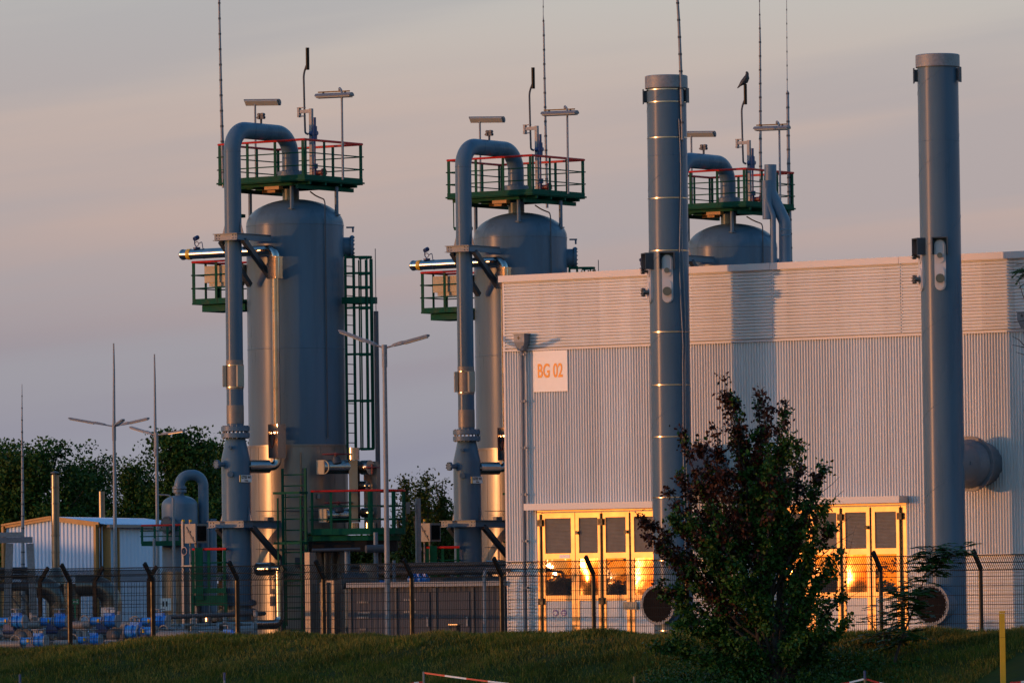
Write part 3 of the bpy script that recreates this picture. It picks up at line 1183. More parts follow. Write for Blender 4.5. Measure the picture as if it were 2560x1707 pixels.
def railing(parent, corners, z0, zr, n_side, P, closed=True, kick=.2, mids=(.36, .68), postw=.085):
    """Green posts, red top rail, green knee rails and a kick plate along corners in plan."""
    pts = [P(u, v, 0) for u, v in corners]
    segs = list(zip(pts, pts[1:] + pts[:1])) if closed else list(zip(pts, pts[1:]))
    mb = MB()
    loop = pts + [pts[0]] if closed else pts
    mb.tube([p + Z * zr for p in loop], .032, seg=8)
    mb.build('hand_rail', RED, parent)
    for f in mids:
        mb = MB()
        for a, b in segs:
            e = (b - a).normalized() * .05
            mb.cyl(a - e + Z * (z0 + (zr - z0) * f), b + e + Z * (z0 + (zr - z0) * f), .019, seg=7)
        mb.build('knee_rail', GREEN, parent)
    for (a, b), n in zip(segs, n_side):
        d = (b - a).normalized()
        sd = d.cross(Z)
        if kick:
            mb = MB()
            mb.box((a + b) / 2 + Z * (z0 + kick / 2 - .04), ((b - a).length + .02, .016, kick), (d, sd, Z))
            mb.build('kick_plate', GREEN, parent, smooth=False)
        for k in range(n):
            p = a + (b - a) * ((k + .06) / (n - .88 if n > 1 else 1))
            mb = MB()
            mb.box(p + Z * ((z0 + zr) / 2 - .03) + sd * .0, (postw, .03, zr - z0 - .01), (d, sd, Z))
            mb.build('rail_post', GREEN, parent, smooth=False)


mb = MB()
mb.box(PP(0, 0, ZD + .02), (2 * HU + .1, 2 * HV + .1, .05), AX)
for v in (-1.2, -.4, .4, 1.2):
    mb.box(PP(0, v, ZD - .07), (2 * HU - .02, .08, .12), AX)
for u in (-1.3, 1.3):
    mb.box(PP(u, 0, ZD - .19), (.09, 2 * HV - .1, .12), AX)
top = mb.build('top_platform', GREEN, tower, smooth=False)
railing(top, [(-HU, -HV), (HU, -HV), (HU, HV), (-HU, HV)], ZD, ZR, (4, 4, 4, 4), PP)
for px, py0, py1 in ((625, 482, 528), (729, 475, 520), (841, 478, 512)):
    mb = MB()
    v = {625: .35, 729: -1.05, 841: .3}[px]
    u, zt = tv(px, py0, v)
    dd = math.hypot(u, v)
    zb = z_w1 + .80 * math.sqrt(max(0, 1 - (dd / RT) ** 2)) - .05
    mb.cyl(TP(u, v, zb), TP(u, v, ZD - .13), .06, seg=12)
    mb.cyl(TP(u, v, zb + .03), TP(u, v, zb + .06), .12, seg=12)
    mb.build('support_leg', PAINTL, tower)
# little safety cage of the way up, under the platform corner
mb = MB()
zc = tz(560, 538)
c = PP(-HU + .22, -.95, 0)
for a, b in ((-.2, -.25), (.2, -.25), (-.2, .2)):
    mb.bar(c + U * a + V * b + Z * zc, c + U * a + V * b + Z * (ZD - .02), .035, .02, up=U)
ringp = [c + U * (.30 * math.cos(k)) + V * (.30 * math.sin(k)) + Z * zc for k in np.linspace(0, 2 * math.pi, 17)]
for a, b in zip(ringp, ringp[1:]):
    mb.bar(a, b, .02, .09)
mb.build('ladder_cage', GREEN, tower, smooth=False)
# floor frames and cable loops under the deck, thin conduit down the shell
mb = MB()
mb.box(PP(-.5, -.3, ZD - .20), (.5, .35, .12), AX)
mb.build('deck_bracket', OCHRE, tower, smooth=False)
mb = MB()
mb.box(PP(.2, -1.15, ZD - .18), (.55, .22, .10), AX)
mb.build('deck_bracket', OCHRE, tower, smooth=False)
d = (U * .82 + V * -.25).normalized()
q0 = T0 + d * (RT + .05)
mb = MB()
mb.tube(bent([PP(.6, .2, ZD - .25), PP(1.1, -.2, ZD - .42), q0 - d * .05 + Z * (ZD - .55), q0 + Z * (z_w1 + .6), q0 + Z * (z_bot + .2)], .25), .022, seg=6)
mb.build('conduit', STEEL, tower)

# --- lower side platform with the insulated box
SPZ0, SPZ1 = tz(475, 762), tz(475, 660)
UO, VO = -3.15, -1.15


def SP(u, v, z):
    return TP(u, v, z)


mb = MB()
mb.box(TP(-2.2, -.45, SPZ0 + .08), (1.9, 1.35, .05), AX)
mb.box(TP(-2.05, -.45, SPZ0 - .07), (1.65, 1.05, .20), AX)
sp = mb.build('side_platform', GREEN, tower, smooth=False)
railing(sp, [(-1.3, -1.12), (-3.12, -1.12), (-3.12, .22), (-1.3, .22)], SPZ0 + .1, SPZ1 + .12, (3, 3, 3), SP, closed=False, kick=.17)
mb = MB()
za, zb = tz(545, 660), tz(545, 702)
mb.box(TP(-2.0, -.85, (za + zb) / 2), (1.5, .30, za - zb), AX)
mb.box(TP(-2.0, -.85, zb - .06), (1.2, .22, .12), AX)
mb.build('heater_box', CREAM, tower, smooth=False)

# --- caged ladder and small landing on the far flank
LU, LV = RT + .62, .52
zl0, zl1, zl2 = tz(905, 1123), tz(905, 774), tz(905, 645)
lad = MB()
for e in (-.22, .22):
    lad.bar(TP(RT + .18, LV + e, zl0 - .5), TP(RT + .18, LV + e, zl2 + .1), .075, .035, up=U)
z = zl0 - .4
while z < zl2:
    lad.cyl(TP(RT + .18, LV - .22, z), TP(RT + .18, LV + .22, z), .016, seg=6)
    z += .30
ladder = lad.build('caged_ladder', GREEN, tower, smooth=False)
cage = [(RT + .18 + .80 * math.sin(k), LV - .37 * math.cos(k)) for k in np.linspace(.1, math.pi - .1, 9)]
for k, (u, v) in enumerate(cage):
    mb = MB()
    mb.bar(TP(u, v, zl0), TP(u, v, zl2 - .05), .055, .02, up=U)
    mb.build('cage_bar', GREEN, ladder, smooth=False)
for zz in (zl0, tz(905, 1003), tz(905, 887), tz(905, 771), tz(905, 720), tz(905, 685), zl2):
    mb = MB()
    for a, b in zip(cage, cage[1:]):
        mb.bar(TP(*a, zz), TP(*b, zz), .012, .07)
    mb.build('cage_hoop', GREEN, ladder, smooth=False)
mb = MB()
mb.box(TP(RT + .50, LV + .05, tz(905, 752)), (.74, .84, .20), AX)
mb.build('landing', GREEN, tower, smooth=False)
mb = MB()
pq = TP(RT + 1.08, LV + .1, 0)
mb.cyl(pq + Z * 1.5, pq + Z * tz(925, 780), .075, seg=14)
mb.cyl(pq + Z * tz(925, 780), pq + Z * tz(925, 624), .014, seg=6)
mb.build('drain_pipe', STEEL, tower)

# --- front ladder
FV = -2.0
u0_, zt_ = tv(706, 1171, FV)
u1_, _ = tv(763, 1171, FV)
zr_ = tv(735, 1232, FV)[1]
mb = MB()
for u in (u0_, u1_):
    mb.box(TP(u, FV, zt_ / 2), (.075, .05, zt_), AX)
    mb.box(TP(u + .12, FV - .42, zr_ / 2 + .1), (.05, .03, zr_ - .5), AX)
lad = mb.build('access_ladder', GREEN, tower, smooth=False)
mb = MB()
z = .4
while z < zt_:
    mb.cyl(TP(u0_, FV, z), TP(u1_, FV, z), .020, seg=7)
    z += .335
mb.build('rung', GREEN, lad)
for zz in (zr_, tv(735, 1357, FV)[1], tv(735, 1450, FV)[1]):
    mb = MB()
    cs = [(u0_ - .05, FV), (u0_ - .03, FV - .45), (u1_ + .10, FV - .45), (u1_ + .08, FV)]
    for a, b in zip(cs, cs[1:]):
        mb.bar(TP(*a, zz), TP(*b, zz), .014, .07)
    mb.build('cage_hoop', GREEN, lad, smooth=False)
mb = MB()
mb.bar(TP((u0_ + u1_) / 2, FV - .45, 1.2), TP((u0_ + u1_) / 2, FV - .45, zr_), .05, .014, up=U)
mb.build('cage_bar', GREEN, lad, smooth=False)

# --- valve platform low on the front flank
VZ0, VZ1 = tz(880, 1334), tz(880, 1229)


def valve_corner(px, y):
    P = at(px, 1229, y)
    return ((P - T0).dot(U), (P - T0).dot(V))


plan = [valve_corner(777, TY - 2.45), valve_corner(925, TY - 2.8), valve_corner(985, TY - 2.6), valve_corner(1008, TY - 1.9), valve_corner(1012, TY - .9), valve_corner(985, TY - .2), valve_corner(945, TY + .1)]
mb = MB()
mb.prism([TP(u, v, VZ0 - .02) for u, v in plan] + [TP(RT * .6, -RT * .55, VZ0 - .02)], Z * .05)
mb.prism([TP(u * .93 + .1, v * .93, VZ0 - .22) for u, v in plan] + [TP(RT * .6, -RT * .55, VZ0 - .22)], Z * .16)
vp = mb.build('valve_platform', GREEN, tower, smooth=False)
mb = MB()
mb.prism([TP(u * .90 + .12, v * .90, VZ0 - .55) for u, v in plan] + [TP(RT * .6, -RT * .55, VZ0 - .55)], Z * .32)
mb.build('under_frame', BLACKM, vp, smooth=False)
railing(vp, plan, VZ0, VZ1, (4, 2, 2, 1, 2, 2), lambda u, v, z: TP(u, v, z), closed=False, kick=.19, mids=(.33, .64), postw=.075)

# ------------------------------------------------------------------ tall grey gas riser with its bow over the platform
AXR = Vector((T0.x, T0.y, 0))
Pn = at(726, 400, TY)                     # nozzle leg on the platform centre
Pl = at(590, 400, TY)
s_ = (Pl.x - Pn.x) / N.x
B0 = Vector((Pn.x, Pn.y, 0)) + N * s_      # foot of the riser
riser = thing('gas_riser_pipe', '', 'pipe', B0, 'tall bowed riser pipes of the towers')
SET.append(riser)
HR = lambda y, px=596: hit(px, y, B0, FWD).z
RP = .258
z_bow = HR(298, 600) - RP
z_noz = hit(726, 441, Pn, FWD).z
z_fl = HR(1076)
mb = MB()
mb.tube(bend90([B0 + Z * (z_fl), B0 + Z * z_bow, Vector((Pn.x, Pn.y, z_bow)), Vector((Pn.x, Pn.y, z_noz))], .66, 12), RP, seg=40)
mb.lathe(B0 + Z * HR(375), [(RP, -.015), (RP + .006, -.01), (RP + .006, .01), (RP, .015)], seg=40, cap=False)
mb.build('bow_pipe', PAINT, riser, sharp=50)
mb = MB()
zt2 = HR(1090)
zt3 = HR(1147)
RB = .437
mb.lathe(B0, [(RB, 0), (RB, zt3), (RB * .99, zt3 + .02), (RP + .03, zt2 - .02), (RP + .02, zt2)], seg=56)
mb.build('lower_column', PAINT, riser)
for zz, rr in ((z_noz + .06, .40), (z_fl + .06, .435), (z_fl - .14, .435), (HR(1509, 607) + .03, .58), (HR(1526, 607) - .03, .58)):
    mb = MB()
    c = B0 if rr > .41 else Vector((Pn.x, Pn.y, 0))
    mb.flange(c + Z * zz, Z, rr, .14, 18, .028)
    mb.build('flange', PAINTL, riser)
# nozzle neck through the deck to the dome
mb = MB()
mb.cyl(Vector((Pn.x, Pn.y, z_w1 + .6)), Vector((Pn.x, Pn.y, z_noz)), RP, seg=32)
mb.build('neck', PAINT, riser)
for y0, y1, m_ in ((899, 973, BROWNSHEET), (1012, 1058, BROWNSHEET)):
    mb = MB()
    mb.lathe(B0, [(RP + .001, HR(y1)), (RP + .006, HR(y1) + .003), (RP + .006, HR(y0) - .003), (RP + .001, HR(y0))], seg=40, cap=False)
    mb.build('wrap_band', m_, riser)
for y in (912, 967):
    mb = MB()
    mb.lathe(B0 + Z * HR(y), [(RP + .006, -.018), (RP + .02, -.014), (RP + .02, .014), (RP + .006, .018)], seg=40, cap=False)
    mb.build('band_clamp', ALUS, riser)
for az in (-82, 33):
    d = Vector((math.sin(R(az)), -math.cos(R(az)), 0))
    mb = MB()
    mb.box(B0 + d * (RP + .06) + Z * (HR(939)), (.10, .22, HR(912) - HR(965)), (d, Z.cross(d), Z))
    mb.build('meter_box', CREAM, riser, smooth=False)
# valve cluster on top of the bow
mb = MB()
pb = B0.lerp(Vector((Pn.x, Pn.y, 0)), .5) + Z * (z_bow + RP - .02)
mb.cyl(pb, pb + Z * .14, .035, seg=8)
for dx_, dz_ in ((-.08, .2), (.08, .2), (-.06, .29), (.07, .29)):
    mb.cyl(pb + U * dx_ + Z * dz_ - V * .06, pb + U * dx_ + Z * dz_ + V * .06, .05, seg=10)
mb.cyl(pb + Z * .12, pb + Z * .32, .04, seg=10)
mb.cyl(pb - U * .17 + Z * .2, pb + U * .15 + Z * .2, .022, seg=8)
mb.build('vent_valve', STEEL, riser)


def support(y_beam, wide, y_brace, gus):
    """Bracket beam that ties the riser to the tower: clamp beam, side beams, gussets and a raking brace."""
    z = HR(y_beam)
    h = .19
    hw_ = wide / 2
    mb = MB()
    fr = RP + .10 if y_beam < 1000 else RB + .07
    back = s_ - RT - .12
    for zz in (-1, 1):
        mb.box(B0 + N * fr + Z * (z + zz * h / 2), (wide + .06, .14, .018), AX)
    mb.box(B0 + N * (fr + .01) + Z * z, (wide, .016, h), AX)
    for e in (-1, 1):
        L = fr + back
        c = B0 + U * (hw_ * e) + N * (fr - L / 2) + Z * z
        mb.box(c, (.016, L, h), AX)
        for zz in (-1, 1):
            mb.box(c + Z * (zz * h / 2), (.12, L, .016), AX)
    b = mb.build('support_bracket', PAINTL, riser, smooth=False)
    mb = MB()
    for e in (-1, 1):
        for dx_ in (0.06, .17):
            for zz in (-.045, .045):
                p = B0 + U * (e * (hw_ - dx_)) + N * (fr + .02) + Z * (z + zz)
                mb.cyl(p, p + N * .025, .017, seg=8)
    mb.build('bolt', GALV, b)
    r = RP if y_beam < 1000 else RB
    for e in (-1, 1):
        mb = MB()
        a = B0 + U * (e * (r + .0)) + Z * (z + h / 2 + .01)
        mb.prism([a - V * .01, a + U * (e * gus * .55) - V * .01, a + Z * gus * 1.5 - V * .01 + U * e * .02], V * .02)
        if e < 0:
            a2 = B0 + U * (e * r) + Z * (z - h / 2 - .01)
            mb.prism([a2 - V * .01, a2 + U * (e * gus * .5) - V * .01, a2 - Z * gus * 1.1 - V * .01], V * .02)
        mb.build('gusset', PAINTL, b, smooth=False)
    mb = MB()
    for e, lo in ((1, y_brace), (-1, y_brace + 18)):
        p0 = B0 + U * (hw_ * e) + N * (r * .2) + Z * (z - .10)
        p1 = B0 + U * (hw_ * e * .9) + V * (back - .02) + Z * HR(lo)
        mb.bar(p0, p1, .15, .15, up=U)
    mb.build('brace', STEEL, b, smooth=False)


support(591, .86, 688, .26)
support(1310, 1.32, 1395, .30)
# round capped stub on the column, and the name plate
mb = MB()
zz = HR(1160, 600)
d = Vector((-.80, -.60, 0)).normalized()
mb.cyl(B0 + d * (RB - .05) + Z * zz, B0 + d * (RB + .22) + Z * zz, .075, seg=14)
mb.flange(B0 + d * (RB + .25) + Z * zz, d, .135, .07, 8, .018)
mb.build('capped_stub', PAINTL, riser)
mb = MB()
zz = HR(1440, 606)
mb.cyl(B0 + d * (RB - .05) + Z * zz, B0 + d * (RB + .18) + Z * zz, .07, seg=14)
mb.flange(B0 + d * (RB + .2) + Z * zz, d, .13, .06, 8, .018)
mb.build('capped_stub', PAINTL, riser)
d = Vector((-.02, -1, 0)).normalized()
for zz in (HR(1118, 588), HR(1185, 590)):
    mb = MB()
    c = B0 + d * (RB - .08) + Vector((-.14, 0, 0)) + Z * zz
    mb.cyl(c, c + d * .16, .05 if zz > HR(1150) else .09, seg=14)
    mb.build('thermowell', PAINT, riser)


def name_plate(foot, root, lines):
    zp = HR(1196, 630)
    az = R(40)
    d = Vector((math.sin(az), -math.cos(az), 0))
    e = Vector((math.cos(az), math.sin(az), 0))
    c = foot + d * (RB + .035) + Z * zp
    mb = MB()
    mb.box(c, (.46, .012, .21), (e, d, Z))
    mb.bar(foot + d * (RB - .03) + Z * zp, c, .04, .04)
    pl = mb.build('name_plate', WHITE, root, smooth=False)
    mb = MB()
    mb.box(c - e * .205 + d * .009, (.05, .006, .21), (e, d, Z))
    mb.build('yellow_edge', YELLOW, pl, smooth=False)
    text_mesh('lettering', lines[0], .125, INK, pl, c + d * .010 + Z * .0 + e * .03, e, Z, .72, .004, .002)
    text_mesh('lettering', lines[1], .062, INK, pl, c + d * .010 - Z * .075 + e * .03, e, Z, .8, .002, .002)


# ------------------------------------------------------------------ bright insulated pipe run beside the riser
IV = -1.98
u_a, z_a = tv(452, 640, IV)
u_b, z_b = tv(687, 622, IV)
ins = thing('insulated_pipe', '', 'pipe', TP(u_b, IV, 0), 'bright insulated pipe runs on the towers')
SET.append(ins)
z_top = (z_a + z_b) / 2
mb = MB()
r = .155
mb.tube(bend90([TP(u_a + .1, IV, z_top), TP(u_b, IV, z_top), TP(u_b, IV, tv(690, 690, IV)[1])], .22, 6), r, seg=24)
mb.lathe(TP(u_a + .1, IV, z_top), [(r * .2, -.11), (r * .8, -.09), (r + .012, -.03), (r + .012, .02), (r, .03)], seg=24, axis=U)
for k in (.9, 1.9, 2.7):
    mb.lathe(TP(u_a + k, IV, z_top), [(r, -.02), (r + .007, -.015), (r + .007, .015), (r, .02)], seg=24, axis=U, cap=False)
mb.build('horizontal_run', ALUS, ins, sharp=30)
mb = MB()
zb1, zb2 = tv(690, 641, IV)[1], tv(690, 696, IV)[1]
mb.box(TP(u_b, IV, (zb1 + zb2) / 2), (.30, .36, zb1 - zb2), AX)
for e in (-1, 1):
    mb.box(TP(u_b, IV, zb1 - .02 if e > 0 else zb2 + .02), (.33, .39, .03), AX)
mb.build('valve_box', CREAM if False else ALUS, ins, smooth=False)
mb = MB()
zc1 = tv(694, 1060, IV)[1]
r2 = .115
mb.cyl(TP(u_b, IV, zb2), TP(u_b, IV, zc1), r2, seg=24)
for y in (776, 875, 972):
    mb.lathe(TP(u_b, IV, tv(690, y, IV)[1]), [(r2, -.02), (r2 + .008, -.015), (r2 + .008, .015), (r2, .02)], seg=24, cap=False)
mb.build('drop_run', ALUS, ins)
mb = MB()
zd1, zd2 = tv(694, 1060, IV)[1], tv(694, 1145, IV)[1]
mb.box(TP(u_b, IV, (zd1 + zd2) / 2), (.36, .42, zd1 - zd2), AX)
bx = mb.build('valve_box', ALUS, ins, smooth=False)
mb = MB()
hp = TP(u_b - .05, IV - .235, (zd1 + zd2) / 2 + .05)
mb.tube([hp + U * (.09 * math.cos(k)) + Z * (.25 * math.sin(k)) for k in np.linspace(0, 2 * math.pi, 15)], .014, seg=6)
mb.build('grab_ring', WHEELRED, bx)
mb = MB()
ze = tv(680, 1166, IV)[1]
mb.tube(bend90([TP(u_b, IV, zd2), TP(u_b, IV, ze), B0 + Z * ze + V * .2 + U * .3], .2, 6), .13, seg=20)
q = TP(u_b, IV, ze)
dq = (B0 + Z * ze + V * .2 + U * .3 - q).normalized()
mb.cyl(q + dq * .28, q + dq * .95, .20, seg=24)
mb.build('return_run', ALUS, ins)
mb = MB()
ze = tv(640, 1422, IV)[1]
q = B0 + Z * ze + V * .35 + U * .52
mb.cyl(q, q + U * .55, .20, seg=24)
mb.cyl(q + U * .55, q + U * .85, .12, seg=20)
mb.cyl(q + U * .85, TP(-.3, -RT + .1, ze), .10, seg=20)
mb.build('low_stub', ALUS, ins)
# little blue transmitter with a coiled tube on the horizontal run
mb = MB()
g = TP(u_a + .62, IV, z_top + r)
mb.cyl(g, g + Z * .05, .11, seg=14)
mb.tube(bent([g + Z * .05, g + Z * .16 + U * -.1, g + Z * .34 - U * .04], .08), .016, seg=6)
mb.tube([g + U * (.07 * math.cos(k)) + Z * (.15 + .07 * math.sin(k)) for k in np.linspace(0, 2 * math.pi, 13)], .013, seg=6)
mb.tube(bent([g + U * .07 + Z * .15, g + U * .2 + Z * .22, g + U * .24 + Z * -.02], .06), .013, seg=6)
mb.cyl(g + Z * .30 - U * .02 - V * .08, g + Z * .36 - U * .02 + V * .08, .07, seg=12)
mb.build('transmitter', DKBLUE, ins)
mb = MB()
mb.lathe(TP(u_a + .35, IV, z_top), [(r + .008, -.07), (r + .012, -.06), (r + .012, .06), (r + .008, .07)], seg=24, axis=U, cap=False)
mb.build('warning_band', YELLOW, ins)

# ------------------------------------------------------------------ valve manifold on the low platform
man = thing('valve_manifold', '', 'valve', TP(1.2, -1.9, VZ0), 'insulated valve manifolds on the low platforms')
SET.append(man)


def vpx(px, py, Y):
    return at(px, py, Y)


YM = TY - 1.95
for i, (y, dx_) in enumerate(((1167, 0), (1288, 6))):
    mb = MB()
    z = at(840, y, YM).z
    a, b = at(788 + dx_, y, YM - .25), at(880, y, YM + .1)
    a.z = b.z = z
    rr = .215
    d = (b - a).normalized()
    e = d.cross(Z)
    # mitred bright end panel facing the sun
    mb.tube([a + d * .25, b], rr, seg=28)
    run = mb.build('manifold_pipe', ALUS, man)
    mb = MB()
    c = a + d * .22 + e * .02
    tdir = (Vector((.78, -.62, 0))).normalized()
    pl = [c - tdir * .24 - Z * rr, c + tdir * .05 - Z * rr] + [c + tdir * (.05 + rr * math.cos(k)) + Z * (rr * math.sin(k)) for k in np.linspace(-1.4, 1.4, 9)] + [c + tdir * .05 + Z * rr, c - tdir * .24 + Z * rr]
    mb.prism(pl, tdir.cross(Z) * -.04 + Vector((0, 0, 0)))
    mb.build('end_panel', CREAM, run)
    mb = MB()
    m_ = at(847 + dx_, y, YM - .05)
    m_.z = z
    mb.cyl(m_ + Z * rr * .6 + N * .12, m_ + Z * (rr + .10) + N * .14, .17, .10, seg=20)
    mb.cyl(m_ + Z * (rr + .08) + N * .14, m_ + Z * (rr + .22) + N * .14, .03, seg=8)
    mb.build('valve_bonnet', STEEL, run)
    mb = MB()
    w = m_ + Z * (rr + .17) + N * .14
    mb.tube([w + Vector((math.cos(k), math.sin(k), 0)) * .40 for k in np.linspace(0, 2 * math.pi, 29)], .022, seg=6)
    for k in range(3):
        a_ = k * math.pi / 3 + .4
        dd = Vector((math.cos(a_), math.sin(a_), 0))
        mb.cyl(w - dd * .4, w + dd * .4, .014, seg=6)
    mb.cyl(w - Z * .05, w + Z * .04, .06, seg=10)
    mb.build('hand_wheel', WHEELRED, run)
mb = MB()
c = at(885, 1100, YM)
za, zb = at(885, 1150, YM).z, at(885, 1305, YM).z
mb.box(Vector((c.x, c.y, (za + zb) / 2)), (.27, .30, za - zb), (Vector((.98, -.2, 0)), Vector((.2, .98, 0)), Z))
mb.build('riser_box', CABINET if False else ALU, man, smooth=False)
for y0, y1, px in ((1119, 1149, 884), (1306, 1330, 884), (1306, 1330, 925)):
    mb = MB()
    c = at(px, y0, YM)
    mb.cyl(Vector((c.x, c.y, at(px, y1, YM).z)), Vector((c.x, c.y, c.z)), .175, seg=24)
    mb.build('insulated_cap', ALUS, man)
for y, px in ((1168, 915), (1214, 909), (1281, 916)):
    mb = MB()
    c = at(px, y, YM + .1)
    mb.cyl(c - U * .14, c + U * .16, .15 if y > 1200 else .22, seg=22)
    mb.cyl(c + U * .16, c + U * .24, .05, seg=10)
    mb.build('valve_body', ALUS, man)
mb = MB()
c = at(940, 1170, YM + .2)
za, zb = at(940, 1160, YM).z, at(940, 1325, YM).z
mb.box(Vector((c.x, c.y, (za + zb) / 2)), (.17, .17, za - zb), AX)
c2_ = at(928, 1200, YM + .6)
mb.box(Vector((c2_.x, c2_.y, (za + zb) / 2 + .1)), (.42, .2, za - zb), AX)
mb.build('frame_column', BROWNSHEET, man, smooth=False)
mb = MB()
w = at(930, 1168, YM - .15)
mb.tube([w + U * (.24 * math.cos(k)) + V * (.24 * math.sin(k)) for k in np.linspace(0, 2 * math.pi, 19)], .02, seg=6)
mb.cyl(w - U * .24, w + U * .24, .014, seg=6)
mb.cyl(w - Z * .2, w + Z * .1, .03, seg=8)
mb.build('hand_wheel', WHEELRED, man)

# ------------------------------------------------------------------ things standing on the top platform
vent = thing('vent_pipe', '', 'vent', PP(.1, -.2, ZD + .05), 'vent pipes on the tower tops')
SET.append(vent)


def pv(px, py, v):
    P = hit(px, py, Vector((PC.x, PC.y, 0)) + V * v, N)
    return P


VV = -.35
mb = MB()
a, b = pv(768.5, 120, VV), pv(769.5, 175, VV)
b.x, b.y = a.x, a.y
mb.cyl(b, a, .056, seg=16)
mb.build('silencer', BLACK, vent)
mb = MB()
q = [pv(769, 150, VV), pv(768, 160, VV), pv(759, 184, VV), pv(761, 270, VV), pv(763, 333, VV), pv(770, 336, VV)]
mb.tube(bent(q, .18), .032, seg=10)
mb.build('riser', STEEL, vent)
mb = MB()
a = pv(777.5, 272, VV)
mb.box(Vector((a.x, a.y, (a.z + ZD) / 2)), (.10, .10, a.z - ZD), AX)
l = pv(748, 280, VV)
mb.box(Vector(((a.x + l.x) / 2, (a.y + l.y) / 2, l.z)), ((a - l).length + .05, .09, .10), AX)
mb.box(Vector((l.x, l.y, l.z - .02)), (.07, .12, .30), AX)
for dz_ in (-.14, .12):
    mb.box(Vector((l.x, l.y, l.z + dz_)) + U * .08, (.28, .08, .03), AX)
mb.build('stand', GALV, vent, smooth=False)
mb = MB()
a = pv(786, 294, VV - .05)
for w_, (y0, y1) in ((.05, (294, 316)), (.08, (316, 330)), (.105, (330, 338)), (.08, (338, 348)), (.03, (348, 410)), (.09, (410, 422)), (.05, (422, 445))):
    mb.cyl(Vector((a.x, a.y, pv(786, y1, VV - .05).z)), Vector((a.x, a.y, pv(786, y0, VV - .05).z)), w_, seg=12)
mb.cyl(Vector((a.x, a.y, pv(786, 334, VV).z)) - U * .18, Vector((a.x, a.y, pv(786, 334, VV).z)) + U * .10, .07, seg=10)
mb.build('relief_valve', DKBLUE, vent)
mb = MB()
a = pv(800, 432, VV)
mb.cyl(a - U * .22, a + U * .12, .08, seg=12)
mb.flange(a + U * .14, U, .13, .05, 8, .012)
mb.bar(a + U * .18 + Z * .05, a + U * .18 + Z * .55, .02, .02, up=U)
mb.build('ball_valve', WHEELRED, vent)


def lamp(px_c, py, foot_px, foot_y, v, hook, tilt):
    P = Vector((PC.x, PC.y, 0))
    f = pv(foot_px, foot_y, v)
    c = pv(px_c, py, v)
    t = thing('platform_lamp', '', 'lamp', Vector((f.x, f.y, ZD + .05)), 'tube lamps on poles above the tower platforms')
    mb = MB()
    zc_ = c.z
    if hook:
        topz = zc_ + .26
        mb.tube(bent([Vector((f.x, f.y, ZD)), Vector((f.x, f.y, topz - .1)), Vector((f.x, f.y, topz)) - U * .16 + V * .1, Vector((f.x, f.y, topz - .12)) - U * .16 + V * .1], .12), .034, seg=8)
    else:
        mb.tube([Vector((f.x, f.y, ZD)), Vector((f.x, f.y, zc_ + .1))], .032, seg=8)
    mb.build('pole', GALV, t)
    # tube fitting, tilted about its long axis
    L = 1.34
    d = (U * .97 - Z * (.02 if hook else .045)).normalized()
    nrm = (N * math.sin(tilt) - Z * math.cos(tilt)).normalized()
    nrm = (nrm - d * nrm.dot(d)).normalized()
    e = d.cross(nrm)
    mid = Vector((c.x, c.y, zc_))
    mb = MB()
    prof = [(.115 * math.cos(k), .10 * math.sin(k)) for k in np.linspace(math.pi, 2 * math.pi, 9)]
    n = len(prof)
    vs = [mid + d * x + e * p + nrm * (q - .0) for x in (-L / 2, L / 2) for p, q in prof]
    fs = [(i, i + 1, n + i + 1, n + i) for i in range(n - 1)] + [tuple(range(n)), tuple(reversed(range(n, 2 * n))), (n - 1, 0, n, 2 * n - 1)]
    mb.add(vs, fs)
    h = mb.build('housing', LAMPBODY, t)
    mb = MB()
    prof = [(.10, .002), (.085, .045), (-.085, .045), (-.10, .002)]
    vs = [mid + d * x + e * p + nrm * q for x in (-L / 2 + .04, L / 2 - .04) for p, q in prof]
    mb.add(vs, [(0, 1, 5, 4), (1, 2, 6, 5), (2, 3, 7, 6), (3, 0, 4, 7), (3, 2, 1, 0), (4, 5, 6, 7)])
    mb.build('diffuser', LAMPGLASS, t, smooth=False)
    mb = MB()
    mb.bar(mid - d * (L * .46) - nrm * .14, mid + d * (L * .42) - nrm * .14, .035, .04)
    for x in (-.42, .40):
        mb.bar(mid + d * x - nrm * .16, mid + d * x - nrm * .06, .06, .03)
    mb.build('mount_rail', BLACK, t, smooth=False)
    return t


lamp_a = lamp(655, 257, 640, 462, .9, False, .95)
lamp_b = lamp(835.5, 241, 857, 446, -.6, True, .12)
SET += [lamp_a, lamp_b]

# small gas analyser post with the grey instrument cabinet, and the green stair rail next to it
YC = TY - 3.2
c = at(458, 1400, YC)
cab = thing('instrument_cabinet', '', 'cabinet', Vector((c.x, c.y, 0)), 'grey instrument cabinets on posts')
SET.append(cab)
mb = MB()
zt = at(458, 1302, YC).z
mb.box(Vector((c.x, c.y, zt / 2)), (.075, .075, zt), AX)
mb.box(Vector((c.x, c.y, at(458, 1415, YC).z)) + U * .2, (.55, .05, .06), AX)
c2_ = at(476, 1400, YC)
mb.cyl(Vector((c2_.x, c2_.y, .0)), Vector((c2_.x, c2_.y, at(476, 1303, YC).z)), .03, seg=8)
c3_ = at(490, 1400, YC)
mb.cyl(Vector((c3_.x, c3_.y, .0)), Vector((c3_.x, c3_.y, at(490, 1350, YC).z)), .04, seg=10)
mb.build('post', GALV, cab, smooth=False)
for px in (458, 476):
    p = at(px, 1301, YC)
    mb = MB()
    mb.cyl(p - Z * .04, p + Z * .03, .045, seg=8)
    mb.build('post_cap', YELLOW, cab)
mb = MB()
za, zb = at(490, 1309, YC).z, at(490, 1357, YC).z
P0 = at(490, 1333, YC)
mb.box(P0, (.42, .55, za - zb), (Vector((.80, -.60, 0)), Vector((.60, .80, 0)), Z))
bd = mb.build('housing', CABINET, cab, smooth=False)
